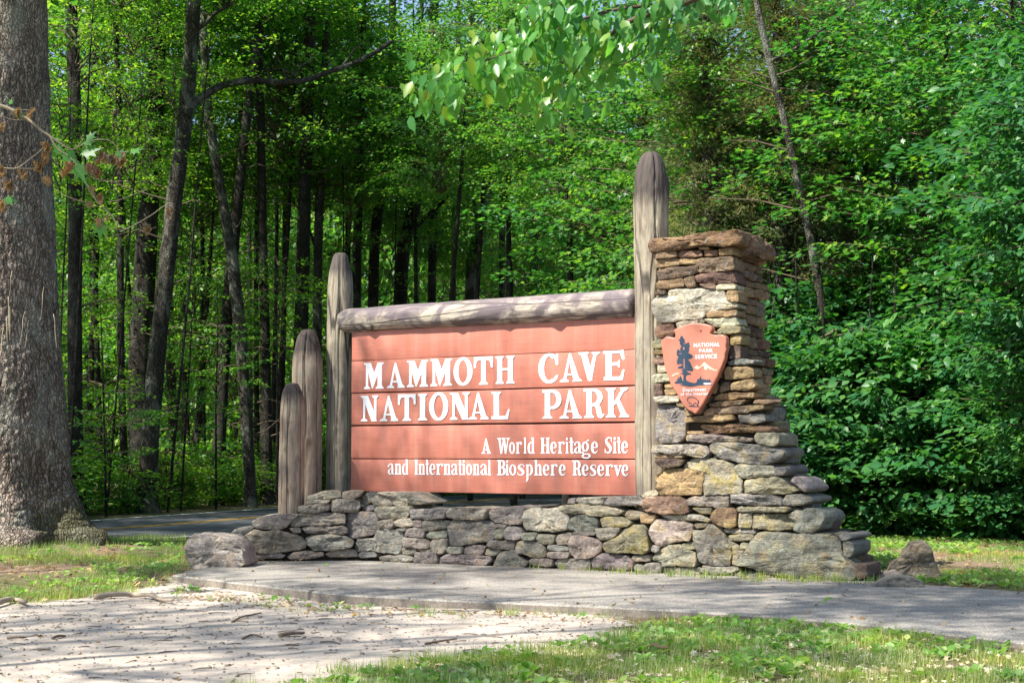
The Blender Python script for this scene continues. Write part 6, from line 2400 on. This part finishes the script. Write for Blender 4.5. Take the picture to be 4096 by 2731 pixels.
# sparse tufts along the edges of the walk
E1 = [(700, 2318), (1100, 2368), (1500, 2402), (2000, 2420), (2500, 2436), (2700, 2452), (2600, 2480), (2000, 2450), (1500, 2440), (1100, 2410), (700, 2370)]
o = grass_patch('grass', E1, 260, 12, .06, 2.0, .12, spread=.03)
tag(o, 'sparse grass tufts at the front edge of the asphalt walk', 'grass', kind='stuff')
E2 = [(2100, 2262), (2600, 2283), (3000, 2305), (3440, 2318), (3500, 2326), (3440, 2342), (3000, 2330), (2600, 2306), (2100, 2275)]
P, s = in_poly(150, E2)
ci = np.repeat(np.arange(len(P)), 14)
Q_ = P[ci] + RNG.normal(0, .035, (len(ci), 2))
a = rnd(len(ci)) * 6.283
lean = .2 + .6 * rnd(len(ci))
v, t_ = scatter('blade', np.column_stack([Q_, np.full(len(ci), .01)]), np.stack([np.cos(a) * lean, np.sin(a) * lean, np.ones(len(ci))], 1), np.stack([-np.cos(a), -np.sin(a), lean], 1), .075 * (.4 + rnd(len(ci))), np.full(len(ci), .10))
o = link('grass', mesh_np('grass', v, t_, None, False), M['grass'])
tag(o, 'small grass tufts at the foot of the pillar and wall', 'grass', kind='stuff')


def weeds(poly_, n_, size, label, thr=-.1, zoff=.0, kind='oval', mat='clover'):
    P, s = in_poly(n_, poly_)
    k = noise2(P, 1.3, 5.5)
    ps = sdf(P, PAD)
    P = P[(k > thr) & (ps < 0)]
    per = 6
    ci = np.repeat(np.arange(len(P)), per)
    a = np.tile(np.arange(per) * 6.283 / per, len(P)) + rnd(len(ci)) * .8
    Q_ = P[ci] + np.stack([np.cos(a), np.sin(a)], 1) * .012
    z_ = z_at(Q_) + .006 + rnd(len(ci)) * .03
    ln = size * (.5 + .9 * rnd(len(ci)))
    f = np.stack([np.cos(a), np.sin(a), .25 + .6 * rnd(len(ci))], 1)
    nr = np.tile([0, 0, 1.0], (len(ci), 1)) + RNG.normal(0, .3, (len(ci), 3))
    v, t_ = scatter(kind, np.column_stack([Q_, z_]), f, nr, ln, ln * 1.15)
    o_ = link('weeds', mesh_np('weeds', v, t_, None, False), M[mat])
    tag(o_, label, 'weeds', kind='stuff')


weeds(FG, 900, .06, 'broad leaved weeds and clover among the foreground grass', -.05)
weeds([(-600, 2215), (350, 2185), (740, 2200), (700, 2300), (400, 2345), (-600, 2390)], 700, .05, 'clover and weeds in the left grass')
weeds([(3420, 2130), (4500, 2180), (4500, 2420), (4096, 2362), (3560, 2332)], 1500, .06, 'leafy weeds in the shaded grass right of the pillar')
weeds(E1, 170, .045, 'tiny weeds along the front edge of the walk', .0)


M['bleached'] = mat_leaf('bleached_leaf', (.36, .28, .20), (.55, .47, .38), (.62, .56, .48), .2, .7, .2, False)


def litter(poly_, n_, label, size=.06, pad=False, thr=-9, name='leaf_litter', mat='dead'):
    P, s = in_poly(n_, poly_)
    k = noise2(P, 1.6, 8.5)
    P = P[k > thr]
    n2 = len(P)
    a = rnd(n2) * 6.283
    z_ = z_at(P) + .008
    ps = sdf(P, PAD)
    z_ = np.where(ps > -.01, .018, z_)
    f = np.stack([np.cos(a), np.sin(a), RNG.normal(0, .25, n2)], 1)
    nr = np.tile([0, 0, 1.0], (n2, 1)) + RNG.normal(0, .45, (n2, 3))
    sz = size * (.4 + 1.0 * rnd(n2))
    v, t_ = scatter('maple' if size > .05 else 'oval', np.column_stack([P, z_ + sz * .12]), f, nr, sz)
    v[:, 2] += RNG.normal(0, .0035, len(v))
    o_ = link(name, mesh_np(name, v, t_, None, False), M[mat])
    tag(o_, label, 'dead leaves', kind='stuff')


litter([(-1200, 2160), (60, 2160), (480, 2190), (760, 2270), (700, 2310), (200, 2380), (-1200, 2400)], 1500, 'fallen brown leaves round the foot of the big tree', .085)
litter([(3350, 2090), (4500, 2120), (4500, 2420), (4096, 2362), (3480, 2320)], 1900, 'fallen leaves under the right hand shrubs', .08)
litter(PAD, 210, 'scattered dead leaves lying on the asphalt walk', .05)
litter(E1, 420, 'leaf crumbs along the front edge of the walk', .055)
litter([(990, 2235), (1300, 2228), (2000, 2255), (2800, 2296), (3440, 2320), (3440, 2332), (2800, 2308), (2000, 2270), (1300, 2243), (1000, 2262)], 420, 'dry leaf crumbs along the foot of the wall', .045)
litter(FG, 2600, 'bleached dead leaves in the foreground grass', .055, mat='bleached')
litter(DIRT, 700, 'bits of dead leaf on the bare dirt', .035)

# pebbles and twigs on the dirt
def pebbles(poly_, n_, label, s0, s1, mat):
    P, s = in_poly(n_, poly_)
    mbp = MB()
    base = np.array([(0, 0, 1), (0, 0, -.4)] + [(math.cos(a), math.sin(a), .1) for a in np.arange(6) * math.pi / 3] + [(math.cos(a) * .6, math.sin(a) * .6, .75) for a in np.arange(6) * math.pi / 3 + .4], float)
    tri = [(0, 8 + i, 8 + (i + 1) % 6) for i in range(6)] + [(8 + i, 2 + i, 8 + (i + 1) % 6) for i in range(6)] + [(8 + (i + 1) % 6, 2 + i, 2 + (i + 1) % 6) for i in range(6)]
    zz = z_at(P)
    zz = np.where(sdf(P, PAD) > 0, .012, zz)
    for (x, y), z_ in zip(P, zz):
        sc = random.uniform(s0, s1) * (1.8 if random.random() < .06 else 1)
        a = random.uniform(0, 6)
        rot = np.array([[math.cos(a), -math.sin(a), 0], [math.sin(a), math.cos(a), 0], [0, 0, 1]])
        v = (base * [sc * random.uniform(.7, 1.5), sc * random.uniform(.6, 1), sc * random.uniform(.4, .8)] * RNG.uniform(.85, 1.15, base.shape)) @ rot.T + [x, y, z_]
        mbp.add(v, tri)
    o_ = link('pebbles', mbp.mesh('pebbles'), M[mat])
    tag(o_, label, 'pebbles', kind='stuff')


M['pebble'] = mat_simple('pebble', (.20, .16, .13), .85, .5, 30, .2)
pebbles(DIRT, 4200, 'small grey pebbles scattered over the bare dirt', .004, .015, 'pebble')
pebbles(PAD, 160, 'grit on the asphalt walk', .004, .009, 'pebble')


def stick(pts, r_, label, cat='stick', name='fallen_stick', mat='twig_dry', group=None):
    c = gnd(*pts[0])
    P_ = []
    for i, (x, y) in enumerate(pts):
        g_ = gnd(x, y, -.07)
        z_ = gz(np.array([[g_.x, g_.y]]))[0]
        P_.append((g_.x - c.x, g_.y - c.y, z_ + r_ * (1.0 + .5 * (i % 2)), r_ * (1 - .55 * i / len(pts))))
    mbs = MB()
    tube(mbs, smooth_path(P_, 5 * len(P_)), 6, .25, 30, cap=True)
    o_ = link(name, mbs.mesh(name), M[mat])
    o_.location = (c.x, c.y, 0)
    tag(o_, label, cat, group)
    return o_


M['twig_dry'] = mat_simple('dry_twig', (.16, .115, .08), .85, .35, 20, .3)
M['root'] = mat_simple('exposed_root', (.30, .245, .185), .85, .25, 8, .4)
stick([(1118, 2545), (1160, 2540), (1215, 2532)], .018, 'thick short dark stick lying on the dirt in the middle foreground')
stick([(930, 2485), (970, 2470), (1010, 2462), (1045, 2458)], .010, 'thin forked stick on the dirt left of the middle')
stick([(970, 2550), (1010, 2538), (1050, 2545)], .009, 'thin curved stick just left of the thick short stick')
stick([(1700, 2583), (1770, 2575), (1825, 2562)], .010, 'long thin stick on the dirt near the foreground grass')
stick([(210, 2563), (235, 2556), (262, 2552)], .013, 'short pale stick at the left of the bare dirt')
stick([(1280, 2571), (1330, 2572), (1360, 2578)], .007, 'thin straight twig right of the thick short stick')
stick([(1590, 2443), (1650, 2447), (1700, 2452)], .009, 'dark twig by the front edge of the walk')
stick([(2500, 2428), (2530, 2418), (2560, 2408)], .012, 'dark stub of wood at the edge of walk and grass')
stick([(30, 2562), (70, 2563), (105, 2560)], .012, 'stick at the left border of the dirt')
stick([(380, 2400), (470, 2392), (540, 2388), (600, 2396), (650, 2412), (690, 2422)], .028, 'pale exposed tree root crossing the dirt left of the walk', 'root', 'exposed_root', 'root')
stick([(-60, 2440), (20, 2420), (60, 2412), (105, 2425)], .03, 'pale exposed root at the left border', 'root', 'exposed_root', 'root')
rt = random.Random(8)
mbt = MB()
P, s = in_poly(360, DIRT)
zz = z_at(P)
for (x, y), z_ in zip(P, zz):
    a, L_ = rt.uniform(0, 6.28), rt.uniform(.03, .16)
    dx, dy = math.cos(a) * L_, math.sin(a) * L_
    tube(mbt, [(x, y, z_ + .004, .004), (x + dx * .5 + rt.uniform(-.01, .01), y + dy * .5, z_ + .009, .0035), (x + dx, y + dy, z_ + .004, .002)], 4)
o = link('twig_litter', mbt.mesh('twig_litter'), M['twig_dry'])
tag(o, 'small twigs and stem bits scattered over the dirt', 'twigs', kind='stuff')

# a curled green leaf and a pale dead leaf that stand out on the walk
for (x, y, s, mt, lab, nm, cat) in ((1295, 2268, .09, 'clover', 'curled green leaf lying on the walk before the left of the wall', 'fallen_leaf', 'leaf'), (3285, 2418, .12, 'clover', 'curled bright green leaf lying on the walk before the big grey stone', 'fallen_leaf', 'leaf'),
                                    (3245, 2318, .16, 'dead', 'large pale dead leaf leaning at the foot of the big grey stone', 'fallen_leaf', 'leaf'), (2590, 2580, .15, 'dead_red', 'dark brown dead leaf standing in the foreground grass', 'fallen_leaf', 'leaf')):
    me_ = dead_leaf_mesh(int(x), s, mt, .45)
    o_ = link(nm, me_)
    g_ = gnd(x, y)
    o_.location = (g_.x, g_.y, .03 if y < 2500 else -.02)
    o_.rotation_euler = (.15, .1, random.uniform(0, 6))
    o_.scale = (1, 1, .45)
    tag(o_, lab, cat)
